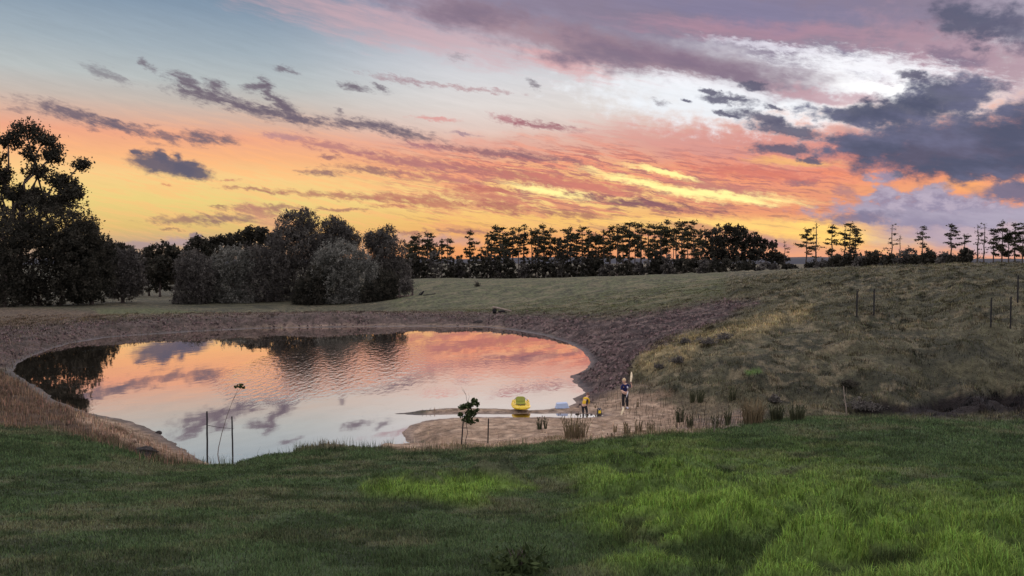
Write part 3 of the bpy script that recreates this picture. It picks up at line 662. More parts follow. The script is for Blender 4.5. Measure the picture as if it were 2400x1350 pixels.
def lobed_tree(kind, label, cat, px, D, lobes_px, base_py, n, mat, size, group=None, clump=.9, hollow=.5, droop=0, r0=.25, h0=1.2, trunk=True, bark=None, seed=0, twigs=26, stems=((0, 0),), per=26, spread=.75, sink=0, dens=1.0):
    """lobes_px: (px,py,rx,rz) seen from the survey point, turned into metres at distance D"""
    rng = np.random.default_rng(seed+int(px)*7+int(D)); x, y, z = ground_at(px, D); s = SC_(D)
    root = empty(kind, (x, y, z-sink)); tag(root, label, cat, group)
    lob = []
    for k, (lx, ly, rx, rz) in enumerate(lobes_px):
        X, _, Zc = at_depth(lx, ly, D)
        ry = (rx+rz)/2*s*.85
        lob.append((X-x, rng.uniform(-.35, .35)*rx*s, Zc-z, rx*s, ry, rz*s))
    n = int(n*dens)
    P, t, cl = lobed_crown(lob, n, rng, clump, hollow, droop, per, spread)
    m = P[:, 2] > .05; 
    foliage('crown', P[m], size*max(1, D/165), mat, root, rng, tone=t[m])
    if trunk: trunk_mesh(lob, cl, rng, h0, r0, bark or M_BARK, root, twigs=twigs, base=stems)
    return root
SHR = 'grey green trees behind the far pond bank'
BIG = 'dark trees along the left edge'
# big open gum at the far left
lobed_tree('gum_tree', 'tallest gum tree at the left edge, open crown high above the dark mass', 'tree', 52, 150,
    [(15, 325, 34, 20), (60, 305, 28, 17), (105, 328, 26, 16), (130, 362, 24, 18), (70, 362, 24, 16), (5, 430, 18, 34), (92, 402, 30, 12), (148, 425, 30, 15),
     (188, 385, 20, 13), (168, 452, 28, 20), (60, 460, 45, 20), (120, 475, 42, 20), (-40, 400, 50, 60)], 720, 19000, M_LEAF_DARK, .34, BIG, 1.45, .2, 0, .55, 12, twigs=110, seed=3, per=30)
for px, D, lob, n, lab in [
    (95, 146, [(90, 520, 105, 62), (150, 560, 80, 70), (80, 610, 110, 85), (180, 610, 60, 80), (120, 680, 95, 32), (205, 655, 34, 45)], 30000, 'broad dark tree below the tallest gum, trunk showing at its foot'),
    (10, 138, [(0, 560, 60, 70), (-10, 640, 62, 80), (12, 700, 30, 25), (-60, 600, 80, 120)], 15000, 'dark tree cut by the left edge, foliage down to the brown grass'),
    (215, 152, [(200, 560, 40, 40), (225, 600, 42, 50), (215, 650, 42, 55), (190, 695, 22, 14)], 12000, 'sloping dark tree on the right flank of the left mass'),
    (288, 160, [(285, 615, 44, 34), (280, 660, 50, 38), (310, 650, 28, 40), (255, 600, 24, 26)], 11000, 'rounded dark bush tree at the right end of the left mass')]:
    lobed_tree('dense_tree', lab, 'tree', px, D, lob, 715, n, M_LEAF_DARK if px != 288 else M_LEAF_MID, .27, BIG, 1.15, .5, .25, dens=1.5, r0=.4, h0=2.0, twigs=20, seed=5, stems=((0, 0), (-3.2, .6), (3.4, .5)) if px == 95 else ((0, 0),))
# far gums behind, seen above the scrub
GUM = 'gum trees beyond the scrub'
for px, D, lob, n, lab in [
    (262, 205, [(240, 592, 22, 12), (262, 580, 26, 12), (290, 588, 20, 12), (270, 605, 40, 16)], 3800, 'low gum crown just right of the left dark mass'),
    (318, 210, [(305, 600, 24, 12), (330, 608, 20, 12), (318, 630, 34, 30)], 3600, 'small gum between the left mass and the gap in the skyline'),
    (375, 205, [(380, 580, 20, 12), (355, 592, 20, 12), (405, 592, 22, 12), (375, 625, 50, 34), (420, 600, 16, 10)], 7000, 'spreading gum left of the grey shrubs, flat topped'),
    (462, 200, [(470, 570, 18, 13), (455, 585, 18, 12), (490, 585, 15, 12), (465, 610, 28, 24)], 4300, 'narrow dark gum top above the first grey shrub'),
    (520, 205, [(505, 566, 18, 10), (530, 560, 20, 11), (555, 568, 22, 12), (520, 590, 34, 20)], 4800, 'dark gum crown in two flat tiers left of the highest far gum'),
    (600, 205, [(575, 552, 20, 10), (600, 541, 24, 9), (622, 552, 18, 11), (640, 565, 16, 12), (605, 575, 42, 22)], 6000, 'highest dark gum just left of the tall grey tree'),
    (350, 235, [(300, 640, 60, 30), (360, 650, 60, 34), (420, 640, 60, 34)], 9000, 'wide dim tree filling the gap behind the green strip')]:
    lobed_tree('gum_tree', lab, 'tree', px, D, lob, 700, n, M_LEAF_DARK, .36, GUM, 1.2, .5, 0, .3, 4, twigs=30, seed=9)
# the grey green thicket
for px, D, lob, n, mat, lab in [
    (455, 160, [(455, 630, 36, 40), (450, 680, 42, 36), (470, 650, 34, 50), (448, 705, 38, 14)], 13000, M_LEAF_MID, 'leftmost grey bush tree of the thicket, standing on the green strip'),
    (540, 163, [(545, 620, 46, 40), (535, 670, 50, 48), (560, 700, 40, 20), (520, 700, 30, 20)], 14000, M_LEAF_GREY, 'second grey bush tree from the left in the thicket'),
    (615, 166, [(600, 610, 40, 36), (640, 640, 46, 60), (600, 670, 48, 50), (628, 708, 40, 16)], 14000, M_LEAF_MID, 'bushy grey tree left of the tall twin crowned tree'),
    (705, 170, [(690, 525, 36, 30), (715, 515, 28, 24), (665, 560, 30, 30), (700, 580, 60, 50), (700, 650, 62, 60), (730, 560, 36, 40)], 20000, M_LEAF_MID, 'tallest tree of the thicket with a pointed crown'),
    (785, 172, [(785, 528, 26, 20), (800, 560, 40, 30), (770, 575, 34, 30), (812, 548, 16, 16)], 9000, M_LEAF_MID, 'second highest crown of the thicket, thin tips against the sky'),
    (812, 160, [(800, 610, 56, 44), (840, 650, 50, 60), (780, 670, 56, 52), (820, 705, 60, 18), (770, 620, 34, 40)], 20000, M_LEAF_GREY, 'broad pale grey tree in front of the thicket'),
    (740, 158, [(735, 680, 36, 42), (715, 700, 30, 22), (750, 650, 28, 30)], 8000, M_LEAF_DARK, 'darker bush at the foot of the tallest thicket tree'),
    (905, 168, [(905, 548, 22, 20), (885, 570, 28, 28), (915, 590, 34, 40), (900, 640, 44, 56), (930, 640, 28, 36), (870, 560, 18, 18)], 15000, M_LEAF_MID, 'right end tree of the thicket with two thin spires'),
    (890, 158, [(885, 690, 36, 32), (905, 670, 28, 34), (870, 705, 30, 16)], 7500, M_LEAF_DARK, 'dark shrub under the right end of the thicket'),
    (952, 155, [(952, 668, 13, 12), (948, 680, 8, 8), (957, 655, 8, 8)], 900, M_LEAF_MID, 'small bush overhanging the fallen branches')]:
    lobed_tree('bush_tree' if D < 172 else 'grey_tree', lab, 'tree', px, D, lob, 725, n, mat, .215, SHR, 1.0, .55, .3, dens=2.3, r0=.22, h0=1.6, twigs=16, seed=21, stems=((-1.2, .2), (1.1, 0)))
# ---- pines: a few grown models, copied along the ridge
def pine_model(seed, dead=False, bushy=1.0, bare=.35, lean=.0):
    rng = np.random.default_rng(seed); mb = MB(); hgt = 14.0
    path = [np.array([lean*(i/8)**1.5*2+rng.normal()*.06, rng.normal()*.06, hgt*i/8-.2*(i == 0)]) for i in range(9)]
    rad = [.2*(1-.105*i)+.02 for i in range(9)]
    mb.tube(path, rad, 6)
    def tp(z):
        t = min(7.999, z/hgt*8); i = int(t); return path[i]*(1-t+i)+path[i+1]*(t-i)
    P = []; T = []
    z = hgt*bare*rng.uniform(.7, 1.1)
    while z < hgt*.985:
        k = (z/hgt-bare)/(1-bare); k = max(0, k)
        w = (1.0 if dead else 1.05)*(2.9*math.sin(math.pi*min(1, .22+.78*(1-k)*.85)))*(1-k*.55)*bushy
        for j in range(rng.integers(1, 4)):
            if rng.random() < .22: continue
            a = rng.random()*2*math.pi; L_ = max(.5, w*rng.uniform(.35, 1.15)); up = rng.uniform(-.15, .5)
            p0 = tp(z); p1 = p0+np.array([math.cos(a)*L_, math.sin(a)*L_, up*L_])
            mb.tube([p0, (p0+p1)/2-np.array([0, 0, .06*L_]), p1], [.055, .04, .015], 4, False)
            if dead and rng.random() < .42: 
                q = p0+(p1-p0)*.6; mb.tube([q, q+rng.normal(size=3)*.5], [.02, .008], 3, False); continue
            m = int(50*L_*(.35 if dead else 1)*bushy)
            t = rng.random(m)**.6; c = p0+(p1-p0)*(.3+.72*t)[:, None]
            c = c+rng.normal(size=(m, 3))*np.array([.32, .32, .15])*(.6+.25*L_)
            P.append(c); T.append(np.clip(rng.random()*.6+rng.normal(size=m)*.15, 0, 1))
        z += rng.uniform(.2, .95)*(1.4 if dead else 1)
    m = int(60*(.2 if dead else 1)); P.append(tp(hgt*.97)+rng.normal(size=(m, 3))*np.array([.4, .4, .35])); T.append(rng.random(m))
    for _ in range(8):       # dead stubs low on the trunk
        zz = rng.uniform(.1, bare+.1)*hgt; a = rng.random()*6.28; p0 = tp(zz); mb.tube([p0, p0+np.array([math.cos(a), math.sin(a), -.1])*rng.uniform(.4, 1.4)], [.03, .008], 3, False)
    P = np.concatenate(P); T = np.concatenate(T)
    V, Fq, t = leaf_quads(P, .27, rng, .15, 1.7, T)
    cm = np_mesh('crown', V, Fq, 4, {'tone': ('FLOAT', 'FACE', t)}); cm.materials.append(M_LEAF_PINE)
    tm = bpy.data.meshes.new('trunk'); tm.from_pydata(mb.V, [], mb.F); tm.materials.append(M_BARK)
    return tm, cm
PM = {'full': [pine_model(s, False, 1.0, .48) for s in (1, 2, 3, 4)], 'tall': [pine_model(s, False, .72, .5) for s in (11, 12, 13)], 'umbrella': [pine_model(s, False, .95, .68) for s in (15, 16)],
      'low': [pine_model(s, False, 1.0, .12) for s in (21, 22, 23)], 'dead': [pine_model(s, True, .75, .35) for s in (31, 32, 33)], 'bushy': [pine_model(s, False, 1.5, .25) for s in (41, 42)]}
crest_px = np.array([c[0] for c in CREST]); crest_D = np.array([c[2] for c in CREST])
def pine(px, top, kind, label, group, k=0, extra=14, wide=1.0):
    D = max(float(np.interp(px, crest_px, crest_D))*1.5, float(np.interp(px, [950, 1400, 1650, 1900, 2400], [320, 320, 235, 190, 140])))+extra
    x, y, z = ground_at(px, D); zt = at_depth(px, top, D)[2]; s = max(.2, (zt-z)/13.9)
    tm, cm = PM[kind][k % len(PM[kind])]
    root = empty('pine_tree', (x, y, z), (px*1.7) % 6.28, (s*wide, s*wide, s)); tag(root, label, 'pine tree', group)
    link('trunk', tm, None, root); link('crown', cm, None, root)
PLONG = 'tall pines along the ridge'; PRIGHT = 'scattered pines on the right ridge'
rowL = [(957, 572, 'low'), (972, 556, 'full'), (990, 562, 'umbrella'), (1003, 548, 'full'), (1022, 570, 'low'), (1036, 562, 'tall'), (1055, 561, 'umbrella'), (1080, 600, 'low'), (1101, 544, 'full'),
    (1128, 580, 'low'), (1143, 548, 'tall'), (1160, 532, 'full'), (1172, 535, 'full'), (1188, 546, 'tall'), (1203, 535, 'tall'), (1216, 534, 'umbrella'), (1229, 528, 'tall'), (1246, 538, 'umbrella'), (1261, 538, 'tall'),
    (1273, 529, 'full'), (1291, 536, 'umbrella'), (1310, 565, 'low'), (1337, 534, 'umbrella'), (1352, 550, 'tall'), (1364, 534, 'full'), (1380, 540, 'full'), (1396, 548, 'bushy'), (1414, 540, 'full'), (1430, 532, 'full'),
    (1446, 529, 'umbrella'), (1460, 540, 'full'), (1474, 524, 'full'), (1487, 522, 'full'), (1502, 526, 'full'), (1519, 526, 'tall'), (1534, 528, 'full'), (1548, 526, 'bushy'), (1561, 516, 'umbrella'), (1584, 522, 'tall'), (1597, 521, 'full'),
    (1611, 530, 'umbrella'), (1624, 519, 'tall'), (1640, 540, 'low')]
_rx = np.random.default_rng(99)
for _px in list(range(1152, 1650, 25))+[965, 983, 1012, 1047]:
    rowL.append((_px+float(_rx.uniform(-4, 4)), 534+float(_rx.uniform(4, 26))+max(0, (1200-_px)*.05), ['tall', 'full', 'tall', 'umbrella', 'full'][int(_rx.integers(0, 5))]))
rowL.sort()
shape = {'low': 'short pine leafy almost to the ground', 'full': 'full layered pine', 'umbrella': 'bare trunked pine with a tufted top', 'tall': 'slim tall pine', 'bushy': 'thick crowned pine', 'dead': 'thin half bare pine'}
ordn = ['first', 'second', 'third', 'fourth', 'fifth', 'sixth', 'seventh', 'eighth', 'ninth', 'tenth', 'eleventh', 'twelfth', 'thirteenth', 'fourteenth', 'fifteenth', 'sixteenth', 'seventeenth', 'eighteenth', 'nineteenth', 'twentieth']
def ordinal(i):
    if i < 20: return ordn[i]
    t = ['twenty', 'thirty', 'forty', 'fifty', 'sixty', 'seventy', 'eighty'][(i+1)//10-2]; r = (i+1) % 10
    return (t+' '+ordn[r-1]) if r else {'twenty': 'twentieth', 'thirty': 'thirtieth', 'forty': 'fortieth', 'fifty': 'fiftieth', 'sixty': 'sixtieth', 'seventy': 'seventieth', 'eighty': 'eightieth'}[t]
for i, (px, top, k) in enumerate(rowL):
    pine(px, top, k, '%s, %s from left in the long row' % (shape[k], ordinal(i)), PLONG, i, (i*7 % 17), [1.0, 1.2, .85, 1.1][i % 4])
rowR = [(1838, 566, 'dead', 'short bare topped pine just right of the round tree'), (1889, 538, 'full', 'layered pine leaning beside a taller thin one, first on the right ridge'), (1911, 523, 'dead', 'thin half bare pine, taller of the first close pair'),
    (1948, 529, 'full', 'narrow layered pine standing alone with dense skirts'), (1978, 530, 'dead', 'thin half bare pine touching the thick one beside it'), (1990, 525, 'full', 'thick layered pine in the orange glow'), (2003, 535, 'tall', 'slim pine at the right side of the thick one in the glow'),
    (2088, 527, 'dead', 'sparse see-through pine at the right end of the yellow glow'), (2107, 552, 'dead', 'spindly bare stem right of the see-through pine'), (2160, 531, 'tall', 'slim pointed pine alone against lilac cloud'),
    (2226, 526, 'full', 'broad dark pine against the lilac cloud'), (2258, 550, 'umbrella', 'small tufted pine right of the broad dark one'), (2289, 530, 'dead', 'left of two bare ragged pines near the right edge'), (2304, 525, 'dead', 'right of two bare ragged pines near the right edge'),
    (2326, 545, 'tall', 'thin pine left of the bushy dark one'), (2346, 520, 'bushy', 'bushy dark pine, fullest near the right edge'), (2376, 524, 'full', 'pine right of the bushy dark one'), (2394, 528, 'bushy', 'pine cut by the right edge of the picture'), (2362, 540, 'dead', 'bare stem between the bushy pine and its right neighbour')]
for i, (px, top, k, lab) in enumerate(rowR): pine(px, top, k, lab, PRIGHT, i, 5, 1.3 if k != 'bushy' else 1.1)
# round spreading gum at the end of the pine row
lobed_tree('gum_tree', 'big round topped gum at the right end of the long pine row', 'tree', 1712, 225, [(1700, 548, 46, 22), (1735, 556, 40, 24), (1675, 575, 28, 28), (1720, 585, 56, 28), (1765, 580, 24, 26), (1700, 610, 50, 22)], 640, 12000, M_LEAF_DARK, .32, None, 1.1, .5, 0, .4, 2.5, twigs=60, seed=31)
lobed_tree('gum_tree', 'low spreading gum with open branches right of the round one', 'tree', 1788, 225, [(1780, 566, 18, 9), (1800, 575, 18, 9), (1770, 598, 20, 12), (1800, 602, 14, 8)], 640, 2600, M_LEAF_DARK, .30, None, .8, .4, 0, .22, 2, twigs=40, seed=32)
lobed_tree('gum_tree', 'little flat gum between the spreading gum and the gap', 'tree', 1826, 225, [(1818, 594, 15, 8), (1836, 604, 14, 8), (1822, 612, 18, 8)], 640, 1700, M_LEAF_DARK, .28, None, .7, .4, 0, .16, 2, twigs=24, seed=33)
# understory scrub under the pines: each bush a thing of its own
UND = 'dark scrub under the ridge trees'
rng_u = np.random.default_rng(5); und = []
for i, px in enumerate(range(962, 1660, 29)): und.append((px+rng_u.uniform(-6, 6), 603+min(1, max(0, (px-1080)/80))*5+rng_u.uniform(-14, 8), rng_u.uniform(20, 28), 'row'))
for i, px in enumerate([975, 1075, 1180, 1320, 1385, 1545]): und.append((px, [590, 602, 582, 560, 584, 588][i], [26, 24, 30, 34, 26, 26][i], 'mid'))
for px, top, w in [(1690, 606, 30), (1750, 612, 30), (1800, 616, 26), (1850, 620, 22), (1905, 612, 18), (1960, 598, 22), (1995, 586, 24), (2050, 588, 26), (2085, 596, 22), (2125, 584, 28), (2175, 588, 22), (2215, 594, 18), (2262, 584, 17), (1930, 612, 20), (2150, 598, 20), (2020, 600, 20), (2238, 600, 14)]: und.append((px, top, w, 'right'))
und.sort()
for i, (px, top, w, k) in enumerate(und):
    D = max(float(np.interp(px, crest_px, crest_D))*1.4, float(np.interp(px, [950, 1400, 1650, 1900, 2400], [300, 300, 220, 180, 130])))
    gx, gy, gz = ground_at(px, D); base = float(to_px(gx, gy, gz)[1]); mid = (top+base)/2; hh = max(6, (base-top)/2)
    lobed_tree('scrub_bush', 'rounded dark scrub bush, %s from the left under the ridge trees' % ordinal(i), 'bush', px, D,
        [(px, top+hh*.6, w*.75, hh*.6), (px-w*.35, mid+hh*.25, w*.6, hh*.7), (px+w*.35, mid+hh*.2, w*.6, hh*.75)], base, 2000 if k != 'mid' else 2600, M_LEAF_DARK if i % 3 else M_LEAF_MID, .30, UND, .8, .5, .1, .12, .8, twigs=8, seed=41+i, sink=0)
# low bushes and tussocks on the slope
def shrub(px, py, w, h, label, kind='low_shrub', mat=None, n=500, cat='shrub', size=None, group=None):
    x, y, z = solve_ground(px, py); s = SC_(y); rng = np.random.default_rng(int(px*3+py))
    root = empty(kind, (x, y, z)); tag(root, label, cat, group)
    P = rng.normal(size=(n, 3))*np.array([w*s*.26, w*s*.26, h*s*.30]); P[:, 2] = np.abs(P[:, 2])+.03
    foliage('crown', P, size or max(.06, 1.6*s), mat or M_LEAF_DARK, root, rng, aspect=3)
    mb = MB()
    for _ in range(9):
        a = rng.random()*6.28; r = w*s*.3*rng.random(); mb.tube([(0, 0, -.05), (math.cos(a)*r*.5, math.sin(a)*r*.5, h*s*.45), (math.cos(a)*r, math.sin(a)*r, h*s*.85)], [.018, .012, .004], 4, False)
    mb.build('stem', M_BARK, root)
    return root
def solve_ground(px, py):
    """walk the sight line until it meets the terrain"""
    lo = 9.0; prev = None
    Ds = np.exp(np.linspace(math.log(9), math.log(260), 900)); pts = np.array([at_depth(px, py, D) for D in Ds])
    h = terrain(pts[:, 0], pts[:, 1]); k = np.nonzero(pts[:, 2] <= h)[0]
    i = k[0] if len(k) else len(Ds)-1
    return float(pts[i, 0]), float(pts[i, 1]), float(h[i])
# ---------------------------------------------------------------- objects round the pond
M_STAKE = simple('weathered_timber', (.010, .009, .009), .9, .3, 8)
M_TIE = simple('tie_strap', (.035, .03, .03), .8, .2, 8)
M_STEM = simple('sapling_bark', (.085, .065, .05), .9, .3, 12)
M_DEADWOOD = simple('dead_wood', (.19, .15, .115), .9, .35, 6)
M_LOG = simple('old_log', (.16, .11, .09), .9, .4, 4)
M_SAPLEAF = leaf_mat('sapling_leaves', (.018, .028, .010), (.06, .08, .03), .3)
M_YEL = simple('yellow_plastic', (.62, .43, .02), .4, .08, 5, 0, .5)
M_YEL_SHADED = simple('shaded_yellow_plastic', (.20, .21, .015), .5, .12, 5, 0, .4)  # the yellow plastic darkened to olive: shade on seat and backrest, as colour
M_BLACK = simple('black_plastic', (.015, .015, .018), .5, .2, 8, 0, .4)
M_TUB = simple('pale_blue_plastic', (.30, .36, .46), .5, .08, 4, 0, .4)
def stake(px, top, base, w, label, group, dx=0, wires=False):
    x, y, z = solve_ground(px, base) if not isinstance(base, tuple) else base
    h = at_depth(px, top, y)[2]-z; s = SC_(y); r = w*s/2; mb = MB()
    lx = dx*s; n = 8; pts = [(lx*i/n, .01*math.sin(i*2.1), -.25+(h+.25)*i/n) for i in range(n+1)]
    mb.tube(pts, [r*1.02, r, r*.98, r, r*.96, r, r*.97, r*.95, r*.82], 7)
    mb.V = [(a, b, c) for a, b, c in mb.V]
    o = mb.build('garden_stake', M_STAKE); o.location = (x, y, z); tag(o, label, 'stake', group); return Vector((x, y, z)), h, lx
G1 = 'timber stakes round the leaning sapling'
a, ha, _ = stake(486, 964, 1086, 4.2, 'taller left stake beside the leaning sapling at the water', G1, 1)
b, hb, _ = stake(546, 976, 1077, 3.8, 'shorter right stake beside the leaning sapling at the water', G1, -1)
def tie(p, q, r, label, sag=.03):
    mb = MB(); p, q = Vector(p), Vector(q); n = 8
    mb.tube([p.lerp(q, i/n)+Vector((0, 0, -sag*math.sin(math.pi*i/n))) for i in range(n+1)], r, 5); mb.tube([p+Vector((-.03, .02, 0)), p+Vector((.03, -.03, 0))], r*1.3, 5); mb.tube([q+Vector((-.03, .02, 0)), q+Vector((.04, -.03, .01))], r*1.3, 5)
    o = mb.build('tie_strap', M_TIE); tag(o, label, 'tie')
tie(a+Vector((0, 0, at_depth(486, 996, a.y)[2]-a.z)), b+Vector((0, 0, at_depth(546, 1004, b.y)[2]-b.z)), .011, 'dark strap tied across between the two stakes at the water')
def sapling(px, base, pts, label, leaves, r=.016, mat=None, lsize=.055, twigs=(), clear=None, kind='sapling'):
    x, y, z = solve_ground(px, base); rng = np.random.default_rng(int(px))
    root = empty(kind, (x, y, z)); tag(root, label, 'sapling')
    W = lambda p: np.array([at_depth(p[0], p[1], y)[0]-x, (p[2] if len(p) > 2 else 0), at_depth(p[0], p[1], y)[2]-z])
    mb = MB(); P = [W(p) for p in pts]; P[0][2] = -.05
    mb.tube(P, [r*(1-.75*i/(len(P)-1)) for i in range(len(P))], 6)
    for t in twigs: Q = [W(p) for p in t]; mb.tube(Q, [r*.4, r*.25, r*.12][:len(Q)] if len(Q) <= 3 else [r*.4*(1-i/len(Q)) for i in range(len(Q))], 5, False)
    mb.build('trunk', mat or M_STEM, root, True)
    if leaves:
        A = []
        for (lx, ly, rx, rz, n) in leaves:
            c = W((lx, ly)); s = SC_(y); q = rng.normal(size=(n, 3)); q /= np.linalg.norm(q, axis=1)[:, None]; q *= rng.random(n)[:, None]**.45
            A.append(c+q*np.array([rx*s, rx*s*.8, rz*s]))
        foliage('leaves', np.concatenate(A), lsize, M_SAPLEAF, root, rng, aspect=1.7)
    return root
sapling(509, 1080, [(509, 1080), (512, 1050), (520, 1015), (532, 975), (545, 940), (557, 912)], 'tall thin leaning sapling with one tuft of leaves on top', [(562, 905, 12, 5, 46), (552, 907, 5, 4, 14), (571, 908, 6, 4, 18)], .021, lsize=.075,
    twigs=[[(545, 940), (556, 920), (566, 908)]])
sapling(1094, 1046, [(1094, 1046), (1091, 1032), (1096, 1015), (1093, 996), (1096, 975), (1096, 950), (1092, 925), (1086, 912)], 'leafy young tree beside a leaning stake, bare twig at its top',
    [(1083, 955, 9, 7, 90), (1098, 950, 13, 8, 190), (1112, 942, 9, 7, 80), (1119, 948, 5, 8, 46), (1104, 968, 15, 9, 210), (1096, 982, 13, 10, 210), (1080, 972, 6, 7, 55), (1118, 985, 6, 4, 36), (1110, 937, 4, 4, 26), (1105, 990, 10, 5, 60), (1118, 962, 6, 5, 40)], .017, lsize=.07,
    twigs=[[(1092, 925), (1084, 914), (1082, 906)], [(1096, 942), (1100, 930), (1098, 922)], [(1096, 975), (1106, 968), (1118, 962)], [(1095, 985), (1108, 986), (1120, 985)], [(1096, 960), (1104, 948), (1112, 936)], [(1095, 980), (1086, 970), (1078, 962)]])
G2 = 'stakes of the leafy young tree'
stake(1080, 985, 1046, 3.2, 'leaning stake touching the leafy young tree', G2, 6)
stake(1143, 981, 1039, 3.2, 'upright stake standing clear to the right of the leafy young tree', G2, 2)
G3 = 'stakes on the right hillside'
st = [stake(px, t, bb, 3.6, lab, G3) for px, t, bb, lab in [(2008, 682, 745, 'left stake of the pair midway up the hillside'), (2048, 676, 744, 'right stake of the pair midway up the hillside'),
    (2322, 698, 775, 'left stake of the lower pair near the right edge'), (2368, 695, 770, 'right stake of the lower pair near the right edge'), (2385, 645, 713, 'single stake highest on the slope near the right edge')]]
for i, j, py, lab in [(0, 1, 697, 'thin wire joining the pair of stakes midway up the hillside'), (2, 3, 715, 'thin wire joining the lower pair of stakes near the right edge')]:
    p, q = st[i][0], st[j][0]; tie(p+Vector((0, 0, at_depth(0, py, p.y)[2]-p.z)), q+Vector((0, 0, at_depth(0, py, q.y)[2]-q.z)), .008, lab)
sapling(1980, 978, [(1984, 978), (1983, 955), (1979, 930), (1977, 905)], 'pale bare sapling stem at the foot of the slope', None, .035, M_DEADWOOD, twigs=[[(1979, 930), (1985, 920), (1984, 908)], [(1981, 945), (1975, 936)]])
sapling(1825, 940, [(1828, 940), (1826, 915), (1822, 885), (1818, 872)], 'faint thin bare sapling above the washed out soil', None, .014, twigs=[[(1824, 900), (1830, 890)], [(1822, 885), (1816, 876)]])
sapling(1675, 1014, [(1673, 1014), (1675, 1000), (1677, 985), (1675, 974)], 'short pale stick upright at the lawn edge', None, .022, M_DEADWOOD, twigs=[[(1676, 992), (1670, 982)]])
def fallen(px, py, pts, label, mat, r, name='fallen_branch', cat='branch', side=()):
    x, y, z = solve_ground(px, py); s = SC_(y); mb = MB(); rng = np.random.default_rng(int(px))
    W = lambda p: (at_depth(p[0], p[1], y)[0]-x, rng.normal()*.05, at_depth(p[0], p[1], y)[2]-z)
    P = [W(p) for p in pts]; mb.tube(P, [r*(1-.5*i/(len(P)-1)) for i in range(len(P))], 6)
    for t, rr in side: Q = [W(p) for p in t]; mb.tube(Q, [rr*(1-.5*i/(len(Q)-1)) for i in range(len(Q))], 5)
    o = mb.build(name, mat, None, True); o.location = (x, y, z); tag(o, label, cat)
fallen(1700, 1006, [(1678, 1010), (1692, 1004), (1706, 999), (1722, 997), (1735, 999)], 'pale curved branch lying on the lawn edge beside the stick', M_DEADWOOD, .022, side=[([(1706, 999), (1716, 994), (1724, 996)], .012)])
fallen(942, 697, [(928, 696), (938, 694), (948, 695), (956, 693), (966, 694), (974, 692)], 'reddish fallen limb lying beside the thicket', M_LOG, .22, side=[([(960, 694), (965, 690), (962, 684)], .12)])
fallen(988, 692, [(982, 694), (987, 690), (991, 685), (993, 682)], 'short dark snag sticking up from the paddock grass', M_STAKE, .28, side=[([(985, 692), (983, 687)], .14), ([(989, 688), (985, 685)], .1)])
fallen(1005, 691, [(992, 693), (1002, 691), (1012, 690), (1021, 688)], 'long dark branch lying right of the snag', M_STAKE, .16)
def log_pile():
    x, y, z = solve_ground(1170, 733); root = empty('cut_log', (x, y, z)); tag(root, 'pale cut log propped on a dark stump above the far bank', 'log')
    mb = MB(); mb.tube([(-.6, 0, -.1), (-.62, .02, .3), (-.6, 0, .52)], [.26, .24, .25], 9); mb.build('stump', M_STAKE, root, True)
    mb = MB(); mb.tube([(-.85, -.1, .70), (0, 0, .52), (.8, .05, .32), (1.6, .1, .12)], [.12, .13, .12, .10], 8); mb.build('trunk', M_DEADWOOD, root, True)
    mb = MB(); mb.tube([(-.1, -.2, .12), (.5, -.1, .16), (.75, 0, .1)], [.14, .16, .12], 7); mb.build('bark_piece', M_STAKE, root, True)
log_pile()
def rock_mesh(name, r, sz, mat, label, loc, seed, cat='mound'):
    bm = bmesh.new(); bmesh.ops.create_icosphere(bm, subdivisions=4, radius=1); rng = np.random.default_rng(seed)
    for v in bm.verts:
        n = float(fbm(np.array([v.co.x*2.2+seed]), np.array([v.co.y*2.2+v.co.z*2.7]), 4, seed)[0]); k = .72+.55*n
        v.co = Vector((v.co.x*sz[0]*k, v.co.y*sz[1]*k, v.co.z*sz[2]*k))
    me = bpy.data.meshes.new(name); bm.to_mesh(me); bm.free(); o = link(name, me, mat); o.location = loc; tag(o, label, cat); return o
x, y, z = solve_ground(340, 1068); M_HEAP = simple('dark_soil_heap', (.022, .018, .016), .95, .4, 9)
rock_mesh('soil_mound', 1, (.50, .38, .30), M_HEAP, 'dark heap of earth on the lawn near the left shore', (x, y, z), 3)
x, y, z = solve_ground(1122, 757); rock_mesh('dark_rock', 1, (.55, .4, .3), M_HEAP, 'small black rock on the far bank below the log', (x, y, z), 8, 'rock')
for i, (px, py, sz, lab) in enumerate([(372, 1016, .14, 'small dark stone at the water edge of the left sand'), (1353, 974, .12, 'small clod in the channel left of the crouching child'), (1386, 976, .08, 'dark lump on the wet sand right of the yellow child')]):
    x, y, z = solve_ground(px, py); rock_mesh('stone', 1, (sz, sz*.8, sz*.6), M_HEAP, lab, (x, y, z+.01), 20+i, 'stone')
